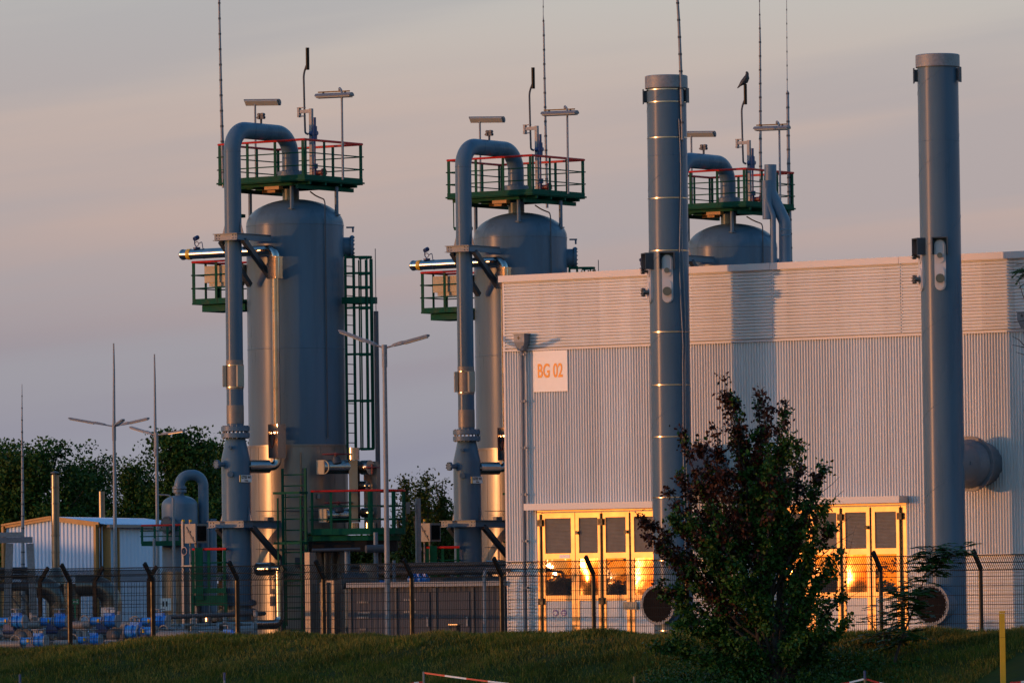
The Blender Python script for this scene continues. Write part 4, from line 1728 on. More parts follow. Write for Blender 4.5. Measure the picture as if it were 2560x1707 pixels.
e1, e2 = Vector((.80, -.60, 0)), Vector((.60, .80, 0))
mb = MB()
mb.box(P0 + e1 * .225, (.03, .40, (za - zb) * .78), (e1, e2, Z))
mb.build('screen', BLACK, bd, smooth=False)
mb = MB()
for s0, s1 in ((-1, 1),):
    mb.bar(P0 - e2 * .285 - e1 * .14 + Z * .2, P0 - e2 * .285 + e1 * .16 - Z * .25, .02, .03)
    mb.box(P0 - e2 * .29 - e1 * .03 + Z * .05, (.1, .03, .05), (e1, e2, Z))
    mb.box(P0 - e2 * .29 + e1 * .08 - Z * .12, (.08, .03, .05), (e1, e2, Z))
mb.build('latch', STEEL, bd, smooth=False)
mb = MB()
k0 = at(461, 1377, YC - .1)
mb.tube([k0 + U * (.10 * math.cos(k)) + Z * (.12 * math.sin(k)) for k in np.linspace(0, 2 * math.pi, 15)], .022, seg=6)
mb.build('cable_coil', DKBLUE, cab)

YG = TY - 3.6
stairs = thing('service_platform', '', 'platform', Vector((at(530, 1400, YG).x, YG, 0)), 'low green service platforms at the riser feet')
SET.append(stairs)
g = [(at(px, 1372, y).x, y) for px, y in ((480, YG), (563, YG - .2), (566, YG + 1.4), (500, YG + 1.6))]
z0, z1 = at(520, 1478, YG).z, at(520, 1372, YG).z
mb = MB()
mb.prism([Vector((x, y, z0 - .05)) for x, y in g], Z * .06)
mb.prism([Vector((x * .99 + .01 * g[0][0], y, z0 - .42)) for x, y in g], Z * .30)
for x, y in (g[0], g[1], g[2]):
    mb.box(Vector((x, y, z0 / 2)), (.09, .09, z0 - .1))
pf = mb.build('deck', GREEN, stairs, smooth=False)
railing(pf, g, z0, z1, (3, 2, 2), lambda u, v, z: Vector((u, v, z)), closed=False, kick=.14)
mb = MB()
for px in (494, 500):
    p = at(px, 1372, YG - .1)
    mb.box(Vector((p.x, p.y, (z0 + z1) / 2 - .1)), (.16, .06, z1 - z0 + .3))
mb.build('gate_post', GREEN, stairs, smooth=False)

# ------------------------------------------------------------------ the second and third sets
TOPREF = pv(768.5, 120, VV)


def shift_for(px, py):
    d = ray(px, py)
    Y = d.y * (TOPREF.z - EYE) / d.z
    p = at(px, py, Y)
    return Vector((p.x - TOPREF.x, p.y - TOPREF.y, 0))


SHIFT = [Vector((0, 0, 0)), shift_for(1332.5, 169.5), shift_for(1863, 211)]
print('tower shifts', SHIFT)
PLACES = ['standing free of the hall', 'half hidden by the hall corner', 'rising behind the hall roof by the clamped chimney']
LABELS = {
    'process_tower': ['grey domed tower with green caged platform, its full height in view', 'grey domed tower with green platform, cut off below by the hall corner', 'grey domed tower showing only its top above the hall roof'],
    'gas_riser_pipe': ['thick grey riser pipe bowing over the fully visible tower, plate reading GT03', 'thick grey riser pipe close to the hall corner, plate reading GT02', 'thick grey pipe bow mostly hidden behind the clamped chimney'],
    'insulated_pipe': ['shiny insulated pipe with boxes running down the front of the free standing tower', 'shiny insulated pipe dropping just beside the hall corner', 'shiny insulated pipe hidden behind the hall, only its transmitter showing'],
    'valve_manifold': ['insulated valves with dull red wheels on the low platform by the lamp post', 'insulated valves hidden behind the hall corner', 'insulated valves hidden behind the middle of the hall'],
    'vent_pipe': ['dark vent pipe highest above the fully visible tower', 'dark vent pipe above the tower at the hall corner', 'dark vent pipe with a bird on its tip, above the hall roof'],
    'platform_lamp': ['tube lamp above the pipe bow of the fully visible tower', 'tube lamp above the pipe bow of the tower at the hall corner', 'tube lamp close beside the clamped chimney, over the pipe bow'],
    'platform_lamp.001': ['tube lamp on hooked pole above the fully visible tower', 'tube lamp on hooked pole crossed by a thin mast at the hall corner tower', 'tube lamp on hooked pole between thin masts above the hall roof'],
    'instrument_cabinet': ['grey instrument cabinet on a post by the small grey vessel', 'grey instrument cabinet on a post between the lamp post and the hall', 'grey instrument cabinet hidden behind the hall'],
    'service_platform': ['green service platform with red rail at the foot of the GT03 riser', 'green service platform with red rail above the grey container', 'green service platform hidden behind the hall'],
}
HIDDEN_AT_3 = {'valve_manifold', 'instrument_cabinet', 'service_platform'}
HIDDEN_AT_2 = {'valve_manifold'}
RISERS = [riser]
for o in SET:
    labs = LABELS[o.name]
    o['label'] = labs[0]
    for k in (1, 2):
        if k == 2 and o.name in HIDDEN_AT_3 or k == 1 and o.name in HIDDEN_AT_2:
            continue
        c = copy_tree(o)
        c.location = o.location + SHIFT[k]
        c['label'] = labs[k]
        if o is riser:
            RISERS.append(c)
name_plate(B0, RISERS[0], ('GT03 W1', 'Erdgas'))
name_plate(B0 + SHIFT[1], RISERS[1], ('GT02 W1', 'Erdgas'))

# ------------------------------------------------------------------ bird on the third vent pipe
bt = at(1863, 211, 183.3 + SHIFT[2].y - .2)
bt = Vector((TOPREF.x + SHIFT[2].x, TOPREF.y + SHIFT[2].y, TOPREF.z - .05))
mb = MB()
axb = Vector((.55, 0, .83)).normalized()      # body axis, tail low to one side
mb.tube([bt + Vector((-.26, 0, -.08)), bt + Vector((-.17, 0, .02)), bt + Vector((-.09, 0, .10)), bt + Vector((0, 0, .17)), bt + Vector((.05, 0, .27)), bt + Vector((.06, 0, .33)), bt + Vector((.07, 0, .39)), bt + Vector((.06, 0, .44)), bt + Vector((.03, 0, .47))],
        [.015, .045, .09, .115, .10, .07, .055, .05, .012], seg=14)
mb.tube([bt + Vector((.08, 0, .42)), bt + Vector((.135, 0, .405))], [.016, .002], seg=6)
for e in (-1, 1):
    mb.tube([bt + Vector((.02, e * .03, .12)), bt + Vector((.01, e * .03, .0))], .008, seg=5)
    mb.tube([bt + Vector((.03, e * .085, .26)), bt + Vector((-.08, e * .085, .10)), bt + Vector((-.22, e * .03, -.05))], [.05, .045, .006], seg=8)
bird = mb.build('bird', BIRD, sharp=80)
tag(bird, 'dark bird perched on top of a vent pipe above the hall roof', 'bird')

# ------------------------------------------------------------------ lightning masts
def mast(label, pts, radii, extra=None, parent_name='lightning_mast'):
    t = thing(parent_name, label, 'mast', (pts[0].x, pts[0].y, pts[0].z), 'thin lightning masts')
    mb = MB()
    mb.tube(pts, radii, seg=10)
    mb.build('pole', GALV, t)
    L = (pts[-1] - pts[0])
    n = max(3, int(L.length / .45))
    mb = MB()
    for k in range(1, n):
        p = pts[0].lerp(pts[-1], k / n)
        r_ = radii[0] + (radii[-1] - radii[0]) * k / n
        for a, b in zip(range(len(pts) - 1), range(1, len(pts))):
            if (pts[a].z - p.z) * (pts[b].z - p.z) <= 0:
                f = (p.z - pts[a].z) / (pts[b].z - pts[a].z)
                p = pts[a].lerp(pts[b], f)
                r_ = radii[a] + (radii[b] - radii[a]) * f
                break
        mb.cyl(p - Z * .03, p + Z * .03, r_ + .007, seg=8)
    mb.build('collar', STEEL, t)
    if extra:
        extra(t)
    return t


def px_line(Y, pts):
    return [at(x, y, Y) for x, y in pts]


ym = PP(-HU - .05, -HV - .1, 0).y
q = px_line(ym, [(559, 470), (557, 400), (553, 250), (549, 60), (546, -120), (545, -260)])
mast('thin mast clipped to the platform corner of the fully visible tower', q, [.055, .055, .045, .034, .03, .008])
y2 = ym + SHIFT[1].y + 3.4
mast('thin mast standing behind the platform of the hall corner tower', px_line(y2, [(1368, 520), (1364, 330), (1361, 180), (1359, 60), (1358, 40), (1358, -90)]), [.045, .042, .035, .03, .012, .008])
y3 = ym + SHIFT[2].y + 3.2
mast('thin mast rising behind the tube lamp on the third tower', px_line(y3, [(1903, 520), (1901, 380), (1901, 300), (1900, 100), (1899, 20), (1898, -100)]), [.05, .05, .045, .035, .014, .01])
mast('thin mast next to the offset grey duct above the hall roof', px_line(y3 - 2.5, [(1977, 690), (1974, 540), (1971, 380), (1969, 232), (1968, 226), (1966, -80)]), [.07, .066, .056, .05, .014, .008])
# mast strapped to the first chimney, with the two down leads
d = Vector((math.sin(R(42)), -math.cos(R(42)), 0))
base = A1 + d * .64
zc = lambda y: hit(1690, y, A1, N).z
mp = [Vector((base.x, base.y, zc(352))), Vector((base.x, base.y, zc(200))) - Vector((.02, 0, 0)), Vector((base.x - .06, base.y, zc(60))), Vector((base.x - .12, base.y, zc(-60))), Vector((base.x - .16, base.y, zc(-160)))]


def leads(t):
    mb = MB()
    for e in (0, .13):
        dd = Vector((math.sin(R(42 + e * 70)), -math.cos(R(42 + e * 70)), 0))
        pts = []
        for k in range(30):
            y = 300 + (1560 - 300) * k / 29
            wob = .05 * math.sin(k * .55 + e * 9) * (1 if k < 14 else .3)
            ee = Z.cross(dd)
            pts.append(A1 + dd * .60 + ee * (wob - .1) + Z * zc(y))
        mb.tube(pts, .017, seg=6)
    mb.build('down_lead', GALV, t)


mast('thin mast strapped to the clamped chimney with cable leads running down', mp, [.05, .05, .043, .035, .01], leads)

# offset grey duct behind the hall roof
YD = 186.0
t = thing('offset_duct', 'grey duct with a sideways bend above the hall roof between masts', 'duct', at(1965, 650, YD))
mb = MB()
mb.tube(bend90([at(1963, 700, YD), at(1962, 555, YD), at(1926, 480, YD), at(1926, 412, YD)], .45, 6), .19, seg=22)
mb.build('pipe', PAINTL, t)
mb = MB()
mb.cyl(at(1919, 548, YD - .1), at(1917, 452, YD - .1), .16, seg=18)
mb.tube(bend90([at(1934, 660, YD - .2), at(1933, 540, YD - .2), at(1917, 498, YD - .2), at(1917, 470, YD - .2)], .3, 5), .085, seg=12)
mb.build('side_pipe', PAINTL, t)
mb = MB()
for y in (574, 588):
    mb.cyl(at(1952, y, YD - .18), at(1978, y, YD - .18), .02, seg=6)
mb.build('clamp', ALUS, t)

# ------------------------------------------------------------------ twin armed lamp posts
def lamp_post(label, px, py_top, py_foot, Y, heads, rod=None, r=.075):
    top = at(px, py_top, Y)
    base = Vector((top.x, top.y, 0))
    t = thing('lamp_post', label, 'street lamp', base, 'twin armed lamp posts in the yard')
    mb = MB()
    mb.cyl(base, base + Z * (top.z * .98), r * 1.15, r * .82, seg=16)
    mb.cyl(base + Z * (top.z * .98 - .35), top + Z * .12, r * 1.05, seg=16)
    mb.build('pole', GALV, t)
    for (hx, hy), yaw in heads:
        tip = at(hx, hy, Y + yaw)
        a = top + Z * .02
        d = (tip - a)
        L = d.length
        d.normalize()
        e = d.cross(Z).normalized()
        u_ = e.cross(d)
        mb = MB()
        mb.tube([a, a + d * (L * .22)], .028, seg=8)
        arm = mb.build('arm', GALV, t)
        # lamp head: thick near the pole, slim long box towards the tip
        st = [(.16, .03, .03), (.22, .075, .06), (.40, .095, .075), (.46, .085, .055), (.97, .085, .05), (1.0, .05, .03)]
        vs, fs = [], []
        for f, w, h in st:
            c = a + d * (L * f)
            vs += [c - e * w - u_ * h * .5, c + e * w - u_ * h * .5, c + e * w * .8 + u_ * h * .8, c - e * w * .8 + u_ * h * .8]
        for k in range(len(st) - 1):
            for j in range(4):
                fs.append((k * 4 + j, k * 4 + (j + 1) % 4, k * 4 + 4 + (j + 1) % 4, k * 4 + 4 + j))
        fs += [(3, 2, 1, 0), tuple(range(len(vs) - 4, len(vs)))]
        mb = MB()
        mb.add(vs, fs)
        mb.build('lamp_head', LAMPBODY, arm, smooth=False)
        mb = MB()
        c0, c1 = a + d * (L * .44), a + d * (L * .96)
        mb.bar(c0 - u_ * .045, c1 - u_ * .045, .12, .03, up=u_)
        mb.build('lamp_cover', LAMPGLASS, arm, smooth=False)
    if rod:
        mb = MB()
        n = len(rod)
        mb.tube([at(x, y, Y) for x, y in rod], [.06 * (1 - k / n) + .012 for k in range(n)], seg=8)
        mb.build('lightning_rod', GALV, t)
    return t


lamp_post('galvanised twin armed lamp post standing alone just before the hall corner', 961, 872, 1578, 173.0, [((847, 826), 0.5), ((1073, 838), -.5)])
lamp_post('lamp post with three arms and a lightning rod before the pale blue hall', 285, 1067, 1600, 232.0, [((171, 1045), .6), ((373, 1045), -.6), ((308, 1049), -2.6)], [(285, 1090), (285, 1040), (285, 925), (284, 858)])
lamp_post('twin armed lamp post with lightning rod beside the small grey vessel', 391, 1089, 1600, 246.0, [((325, 1067), 1.2), ((461, 1076), -.9)], [(389, 1140), (388, 1060), (387, 950), (386, 885)])
mast('thin tapering mast alone beside the pale blue hall gable', px_line(226, [(58, 1560), (57, 1330), (56, 1150), (55, 1060), (55, 960)]), [.085, .065, .045, .03, .01])

# ------------------------------------------------------------------ grey equipment container below the second tower
YK = 177.0
p0 = at(877, 1590, YK)
p1 = at(1262, 1590, YK - 2.0)
kd = Vector((p1.x - p0.x, p1.y - p0.y, 0))
KL = kd.length
kd.normalize()
kn = kd.cross(Z)
K0 = Vector((p0.x, p0.y, 0))
kz = at(1100, 1455, YK - 1).z
con = thing('equipment_container', 'long grey ribbed equipment container beneath the pipes beside the hall', 'container', K0)
kax = (kd, -kn, Z)
mb = MB()
vs, fs = [], []
n = int(KL / .045)
for k in range(n + 1):
    o_ = .018 if (k // 2) % 2 else 0
    p = K0 + kd * (KL * k / n) + kn * o_
    vs += [p + Z * .1, p + Z * (kz - .12)]
fs = [(2 * k, 2 * k + 2, 2 * k + 3, 2 * k + 1) for k in range(n)]
mb.add(vs, fs)
mb.box(K0 + kd * KL / 2 - kn * 1.35 + Z * (kz / 2), (KL - .04, 2.6, kz - .3), kax)
mb.build('wall', CONTAINER, con, smooth=False)
mb = MB()
mb.box(K0 + kd * KL / 2 - kn * 1.2 + Z * (kz - .05), (KL + .12, 2.7, .14), kax)
mb.build('roof', GALV, con, smooth=False)
mb = MB()
for f in (.0, .30, .555, .80, 1.0):
    mb = MB()
    mb.box(K0 + kd * (KL * f) + kn * .03 + Z * (kz / 2 - .05), (.09, .06, kz - .2), kax)
    mb.build('corner_post', STEEL, con, smooth=False)
for f in (.325, .58):
    mb = MB()
    mb.box(K0 + kd * (KL * (f + .10)) + kn * .035 + Z * (kz / 2 - .08), (KL * .195, .03, kz - .42), kax)
    dr = mb.build('door', CONTAINER, con, smooth=False)
    mb = MB()
    mb.box(K0 + kd * (KL * (f + .185)) + kn * .07 + Z * 1.3, (.05, .05, .28), kax)
    mb.build('handle', GALV, dr, smooth=False)
# rows of small faded white stencil marks
mb = MB()
for f, z in ((.36, 1.95), (.40, 1.95), (.36, 1.6), (.40, 1.6), (.05, 1.9), (.09, 1.9), (.06, 1.58), (.10, 1.58), (.05, 1.45), (.09, 1.45), (.07, 1.1)):
    for k in range(3):
        mb.box(K0 + kd * (KL * f + .07 * k) + kn * .056 + Z * z, (.045, .006, .06), kax)
mb.build('stencil_mark', CABINET, con, smooth=False)
# small lamp hood in front of it, water pipe over its end
c = at(1137, 1562, YK - 4.5)
tag_t = thing('floor_lamp', 'small dark hooded box lamp low before the grey container', 'lamp', Vector((c.x, c.y, 0)))
mb = MB()
mb.box(Vector((c.x, c.y, c.z - .15)), (.24, .2, .3), AX)
mb.box(Vector((c.x, c.y, .5)), (.06, .06, 1.0), AX)
mb.build('housing', DARK, tag_t, smooth=False)
mb = MB()
mb.box(Vector((c.x + .02, c.y - .05, c.z + .02)), (.34, .3, .03), AX)
mb.build('hood', ALU, tag_t, smooth=False)
YW = YK - 4.2
mb = MB()
mb.tube(bend90([Vector((at(1211, 1500, YW).x, YW, 0)), at(1211, 1424, YW), at(1300, 1424, YW + 3.0)], .22, 6), .055, seg=10)
tag(mb.build('bent_pipe', GALV), 'thin grey pipe bending over the container end towards the hall', 'pipe')
# pipe bridge above and behind the container
mb = MB()
for dz_, dy_, r_ in ((0, 0, .10), (.22, .3, .07), (-.30, .2, .13), (.1, .9, .10)):
    a, b = at(868, 1432, YK + 4 + dy_), at(1270, 1432, YK + 3 + dy_)
    b.z = a.z
    mb.cyl(a + Z * dz_, b + Z * dz_, r_, seg=14)
for px in (905, 1010, 1120, 1225):
    c = at(px, 1440, YK + 4.4)
    mb.box(Vector((c.x, c.y, c.z / 2)), (.14, .14, c.z))
    mb.box(c + Z * .02, (.14, 1.4, .14))
tag(mb.build('pipe_rack', STEEL), 'dark low pipe bridge running behind the grey container', 'pipe rack')
# tall galvanised post with a white loudspeaker box between tower and hall
YQ = 186.0
c = at(1045, 1300, YQ)
t = thing('signal_post', 'thick galvanised post carrying a small white box beside a cabinet', 'post', Vector((c.x, c.y, 0)))
mb = MB()
mb.cyl(Vector((c.x, c.y, 0)), Vector((c.x, c.y, at(1045, 1245, YQ).z)), .09, seg=16)
mb.build('post', GALV, t)
mb = MB()
b = at(1020, 1269, YQ - .2)
mb.box(b, (.12, .25, .36))
b.x += .16
for e in (-.08, .08):
    mb.box(b + Z * e, (.28, .03, .03))
mb.build('white_box', CABINET, t, smooth=False)
# clutter between tower one and the container
YE = 179.0
pump = thing('pump_set', 'vertical insulated pipes and a pump behind the fence beside the tower', 'pump', Vector((at(900, 1500, YE).x, YE, 0)))
for px, w_, y0 in ((921, .26, 1408), (868, .09, 1370), (939, .07, 1330), (985, .05, 1400)):
    c = at(px, y0, YE)
    mb = MB()
    mb.cyl(Vector((c.x, c.y, 0)), c, w_, seg=20)
    mb.build('upright_pipe', BROWNSHEET if w_ > .2 else PAINTL, pump)
for (xa, ya), (xb, yb), w_ in (((855, 1452), (915, 1450), .24), ((868, 1575), (908, 1572), .12), ((880, 1505), (912, 1492), .13), ((915, 1372), (965, 1370), .12), ((780, 1375), (900, 1372), .05), ((925, 1464), (945, 1464), .15), ((928, 1520), (948, 1520), .15)):
    mb = MB()
    mb.cyl(at(xa, ya, YE - .4), at(xb, yb, YE - .2), w_, seg=18)
    mb.build('level_pipe', STEEL, pump)
for px, y0, w_ in ((832, 1450, .30), (815, 1455, .26), (775, 1380, .18), (985, 1480, .12)):
    c = at(px, y0, YE - .8)
    mb = MB()
    mb.box(Vector((c.x, c.y, c.z / 2)), (w_, .3, c.z), AX)
    mb.build('cable_duct', BROWNSHEET, pump, smooth=False)
mb = MB()
c = at(897, 1535, YE + 2.5)
mb.box(Vector((c.x, c.y, 1.3)), (.6, .1, 1.0))
mb.build('tarpaulin', SIGNGREEN, pump, smooth=False)
for px, y in ((955, 1465), (955, 1515), (948, 1545), (1032, 1448), (1046, 1448), (1062, 1448)):
    c = at(px, y, YE + (0 if px < 1000 else 1))
    mb = MB()
    mb.cyl(c - U * .12, c + U * .12, .11, seg=12)
    mb.box(c + Z * .12, (.12, .12, .12), AX)
    mb.build('actuator', BLUE, pump)
mb = MB()
a, b = at(516, 1564, TY - 5), at(700, 1556, TY - 3.5)
b.z = a.z
mb.tube(bend90([a, b, b + Z * 1.6], .25, 6), .14, seg=18)
mb.cyl(a + U * .2 + Z * .14, a + U * .2 + Z * .32, .28, seg=20)
tag(mb.build('floor_pipe', ALUS), 'bright insulated pipe lying low along the riser foot behind the fence', 'pipe')

# ------------------------------------------------------------------ small vessel with its own bow pipe
YV = 225.0
c = at(450, 1350, YV)
vz = lambda y: at(450, y, YV).z
ves = thing('small_vessel', 'small pale grey vessel with curved pipe over its top beside the blue hall', 'vessel', Vector((c.x, c.y, 0)))
VB = Vector((c.x, c.y, 0))
rv = 45 * YV / F
mb = MB()
mb.lathe(VB, [(rv, vz(1428))] + [(rv * math.cos(a), vz(1262) + rv * .55 * math.sin(a)) for a in np.linspace(0, math.pi / 2 - .25, 10)] + [(rv * .28, vz(1232)), (rv * .28, vz(1230))], seg=48)
mb.build('shell', PAINTL, ves)
mb = MB()
mb.lathe(VB, [(rv + .03, 0), (rv + .03, vz(1428))], seg=48)
mb.build('skirt_cladding', ALU, ves)
mb = MB()
rp = 13 * YV / F
rx = at(508, 1300, YV).x
mb.tube(bend90([Vector((VB.x, VB.y, vz(1232))), Vector((VB.x, VB.y, vz(1188))), Vector((rx, VB.y + .3, vz(1186))), Vector((rx, VB.y + .3, 1.0))], (rx - VB.x) * .47, 10), rp, seg=22)
mb.build('bow_pipe', PAINTL, ves)
mb = MB()
mb.flange(VB + Z * vz(1227), Z, rp * 1.35, .10, 12, .02)
mb.flange(VB + Z * (vz(1219)), Z, rp * 1.35, .08, 12, .02)
mb.build('flange', PAINTL, ves)
mb = MB()
m_ = VB + Vector((-.2, -rv * .9, vz(1312)))
d = Vector((-.75, -.66, 0))
mb.cyl(m_, m_ + d * .3, .26, seg=20)
mb.flange(m_ + d * .32, d, .33, .08, 12, .018)
mb.build('manhole', STEEL, ves)
cor = [(at(px, 1313, y).x, y) for px, y in ((353, YV - .9), (452, YV - 1.4), (455, YV - .5))]
cor2 = cor[:2]
zz0, zz1 = at(400, 1356, YV).z, at(400, 1313, YV).z
mb = MB()
pl = [Vector((x, y, zz0 - .12)) for x, y in cor] + [Vector((cor[0][0] + .3, YV + .4, zz0 - .12))]
mb.prism(pl, Z * .14)
vpf = mb.build('platform', GREEN, ves, smooth=False)
railing(vpf, cor, zz0, zz1, (4, 1), lambda u, v, z: Vector((u, v, z)), closed=False, kick=.1)
mb = MB()
for px, y0 in ((433, 1245), (385, 1345)):
    p = at(px, y0, YV - 1.6)
    mb.cyl(Vector((p.x, p.y, 0)), p, .055, seg=10)
p = at(433, 1245, YV - 1.6)
mb.tube(bent([p, p + Vector((-.15, 0, .12)), p + Vector((-.55, 0, .14))], .1), .03, seg=6)
mb.build('stand_pipe', GALV, ves)
p = at(414, 1510, YV - 1.2)
mb = MB()
mb.box(p, (.42, .02, .46))
pl = mb.build('vessel_sign', WHITE, ves, smooth=False)
mb = MB()
for e in (-.08, .04):
    mb.box(p + Vector((e, -.02, .02)), (.06, .01, .2))
mb.build('pictogram', INK, pl, smooth=False)
mb = MB()
p = at(492, 1430, YV)
mb.cyl(Vector((at(532, 1400, YV).x, YV, 0)), at(532, 1296, YV), .14, seg=16)
tag(mb.build('vent_tube', PAINTL), 'plain upright grey tube between the small vessel and the riser', 'pipe')

# ------------------------------------------------------------------ pale blue hall with ochre trim
YB = 262.0
gl, gr = at(8, 1316, YB), at(251, 1310, YB - 3.0)
gd = Vector((gr.x - gl.x, gr.y - gl.y, 0))
GL = gd.length
gd.normalize()
gback = Vector((gd.y * -1, gd.x, 0))
ze = (gl.z + gr.z) / 2
za = at(132, 1295, YB - 1.5).z
bl = thing('blue_hall', 'low pale blue sheet hall with ochre corner and gable trim', 'hall', Vector((gl.x, gl.y, 0)))
G0 = Vector((gl.x, gl.y, 0))
se = at(470, 1313, YB + 6)
sd = Vector((se.x - gr.x, 12.0, 0))
SLn = sd.length
sd.normalize()
mb = MB()
n = 26 * 4
vs = []
for k in range(n + 1):
    f = k / n
    o_ = .05 if k % 4 in (0, 1) else 0
    zt_ = ze + (za - ze) * (1 - abs(2 * f - 1)) - .02
    p = G0 + gd * (GL * f) - gback * o_
    vs += [p, p + Z * zt_]
mb.add(vs, [(2 * k, 2 * k + 2, 2 * k + 3, 2 * k + 1) for k in range(n)])
n = 100
G1 = Vector((gr.x, gr.y, 0))
so_ = Vector((sd.y, -sd.x, 0))
vs = []
for k in range(n + 1):
    o_ = .05 if k % 4 in (0, 1) else 0
    p = G1 + sd * (SLn * k / n) + so_ * o_
    vs += [p, p + Z * (ze - .08)]
mb.add(vs, [(2 * k, 2 * k + 2, 2 * k + 3, 2 * k + 1) for k in range(n)])
mb.build('wall', HALLBLUE, bl, smooth=False)
mb = MB()
ap = G0 + gd * (GL / 2)
mb.add([ap + Z * (za + .03) - sd * .2, ap + sd * SLn + Z * (za + .03), G1 + sd * SLn + Z * ze + so_ * .35, G1 + Z * ze + so_ * .35 - sd * .2, G0 + Z * ze - sd * .2 - so_ * .2, G0 + sd * SLn + Z * ze - so_ * .2], [(0, 3, 2, 1), (0, 1, 5, 4)])
for k in range(40):
    p = G1 + sd * (SLn * (k + .5) / 40)
    mb.cyl(p + so_ * .36 + Z * (ze + .01), p.lerp(ap + sd * (SLn * (k + .5) / 40), 1.0) + Z * (za + .05), .03, seg=6)
mb.build('roof', HALLBLUE, bl, smooth=False)
mb = MB()
w_ = .26
mb.bar(G0 + gd * .12 - gback * .1, G0 + gd * .12 - gback * .1 + Z * ze, .24, .12, up=gd)
mb.bar(G1 - gd * .14 - gback * .1, G1 - gd * .14 - gback * .1 + Z * ze, .28, .12, up=gd)
mb.bar(G1 + so_ * .1 + sd * .35, G1 + so_ * .1 + sd * .35 + Z * (ze - .05), .1, .45, up=so_)
mb.bar(G0 - gback * .1 + Z * ze, ap - gback * .1 + Z * za, .10, .20)
mb.bar(ap - gback * .1 + Z * za, G1 - gback * .1 + Z * ze, .10, .20)
mb.bar(G1 + so_ * .2 + sd * 1.6, G1 + so_ * .2 + sd * 1.6 + Z * ze, .16, .2, up=so_)
mb.build('ochre_trim', OCHRE, bl, smooth=False)
mb = MB()
mb.bar(G1 + so_ * .36 + Z * (ze - .07), G1 + so_ * .36 + sd * SLn + Z * (ze - .07), .12, .12)
mb.build('gutter', BROWNSHEET, bl, smooth=False)
# silver flue pipe before the gable
YF = 246.0
fz = lambda y: at(141, y, YF).z
c = at(143, 1400, YF)
fl = thing('flue_pipe', 'tall silver flue with rain cap before the pale blue gable', 'flue', Vector((c.x, c.y, 0)))
B_ = Vector((c.x - .06, c.y, 0))
rr = .165
mb = MB()
mb.lathe(B_, [(.42, 0), (.42, fz(1455)), (.22, fz(1422)), (rr, fz(1418)), (rr, fz(1187))], seg=28)
for y in (1218, 1258, 1338, 1380):
    mb.lathe(B_ + Z * fz(y), [(rr, -.03), (rr + .015, -.02), (rr + .015, .02), (rr, .03)], seg=28, cap=False)
mb.build('pipe', ALU, fl)
mb = MB()
mb.lathe(B_, [(.06, fz(1188)), (.06, fz(1183)), (.18, fz(1183)), (.18, fz(1180)), (.02, fz(1177))], seg=24)
mb.build('rain_cap', STEEL, fl)
mb = MB()
c = at(255, 1300, YB + 8)
mb.cyl(Vector((c.x, c.y, 4)), at(254, 1228, YB + 8), .14, seg=14)
tag(mb.build('short_flue', ALU), 'short silver flue poking above the pale blue roof', 'flue')

# round insulated ducts before the blue hall
YI = 236.0
for k, (px0, px1, y) in enumerate(((95, 148, 1462), (220, 278, 1458))):
    mb = MB()
    a, b = at(px0 - 30, y + 6, YI), at(px1, y + 6, YI)
    b.z = a.z
    mb.tube(bend90([a, b, Vector((b.x, b.y, .2))], .75, 9), .42, seg=26)
    mb.cyl(Vector((a.x - .2, a.y, .2)), Vector((a.x - .2, a.y, a.z + .1)), .40, seg=26)
    tag(mb.build('insulated_duct', ALU), ['fat insulated duct elbow behind the steel gantry legs', 'fat insulated duct elbow before the ochre corner of the blue hall'][k], 'duct', 'fat insulated duct elbows')

# steel gantry
YS = 205.0
gan = thing('pipe_gantry', 'grey steel trestle with splayed legs before the blue hall', 'gantry', at(60, 1600, YS))
for px_t, px_b in ((24, 14), (75, 90)):
    mb = MB()
    a, b = at(px_b, 1640, YS), at(px_t, 1358, YS)
    a.z = 0
    mb.bar(a, b, .24, .24, up=Vector((1, 0, 0)))
    mb.build('leg', GALV, gan, smooth=False)
mb = MB()
a, b = at(-20, 1350, YS), at(81, 1350, YS)
b.z = a.z
mb.box((a + b) / 2, ((b - a).length, .26, .20))
mb.build('beam', GALV, gan, smooth=False)
mb = MB()
mb.box((a + b) / 2 + Vector((-.2, -1, .18)), ((b - a).length, .26, .16))
mb.build('beam', GALV, gan, smooth=False)
mb = MB()
for y, w_ in ((1424, .05), (1432, .035), (1442, .09), (1466, .16), (1420, .03)):
    a, b = at(-20, y, YS + .2), at(84, y, YS + .2)
    b.z = a.z
    mb.cyl(a, b, w_, seg=10)
mb.bar(at(48, 1482, YS), at(78, 1520, YS), .06, .06)
mb.bar(at(20, 1480, YS), at(72, 1545, YS), .04, .04)
mb.build('cross_pipe', STEEL, gan)

# notice boards in the yard
p = at(270, 1528, 175)
mb = MB()
mb.box(p, (.40, .02, .26))
mb.box(Vector((p.x, p.y + .04, p.z / 2)), (.05, .04, p.z))
tag(mb.build('notice_board', WHITE, smooth=False), 'blank pale board on a post above the blue valves', 'sign')
p = at(188, 1503, 190)
mb = MB()
mb.box(p, (.21, .02, .16))
mb.box(Vector((p.x, p.y + .04, p.z / 2)), (.05, .04, p.z))
es = mb.build('escape_sign', SIGNGREEN, smooth=False)
tag(es, 'small green escape sign with a white arrow behind the fence', 'sign')
mb = MB()
mb.prism([p + Vector((-.07, -.012, .0)), p + Vector((-.02, -.012, .045)), p + Vector((-.02, -.012, -.045))], Vector((0, -.004, 0)))
mb.box(p + Vector((.01, -.014, 0)), (.06, .004, .02))
mb.box(p + Vector((.065, -.014, 0)), (.02, .004, .09))
mb.build('arrow', WHITE, es, smooth=False)
a, b = at(384, 1543, 165), at(660, 1527, 178)
b.z = a.z
mb = MB()
mb.cyl(a, b, .065, seg=12)
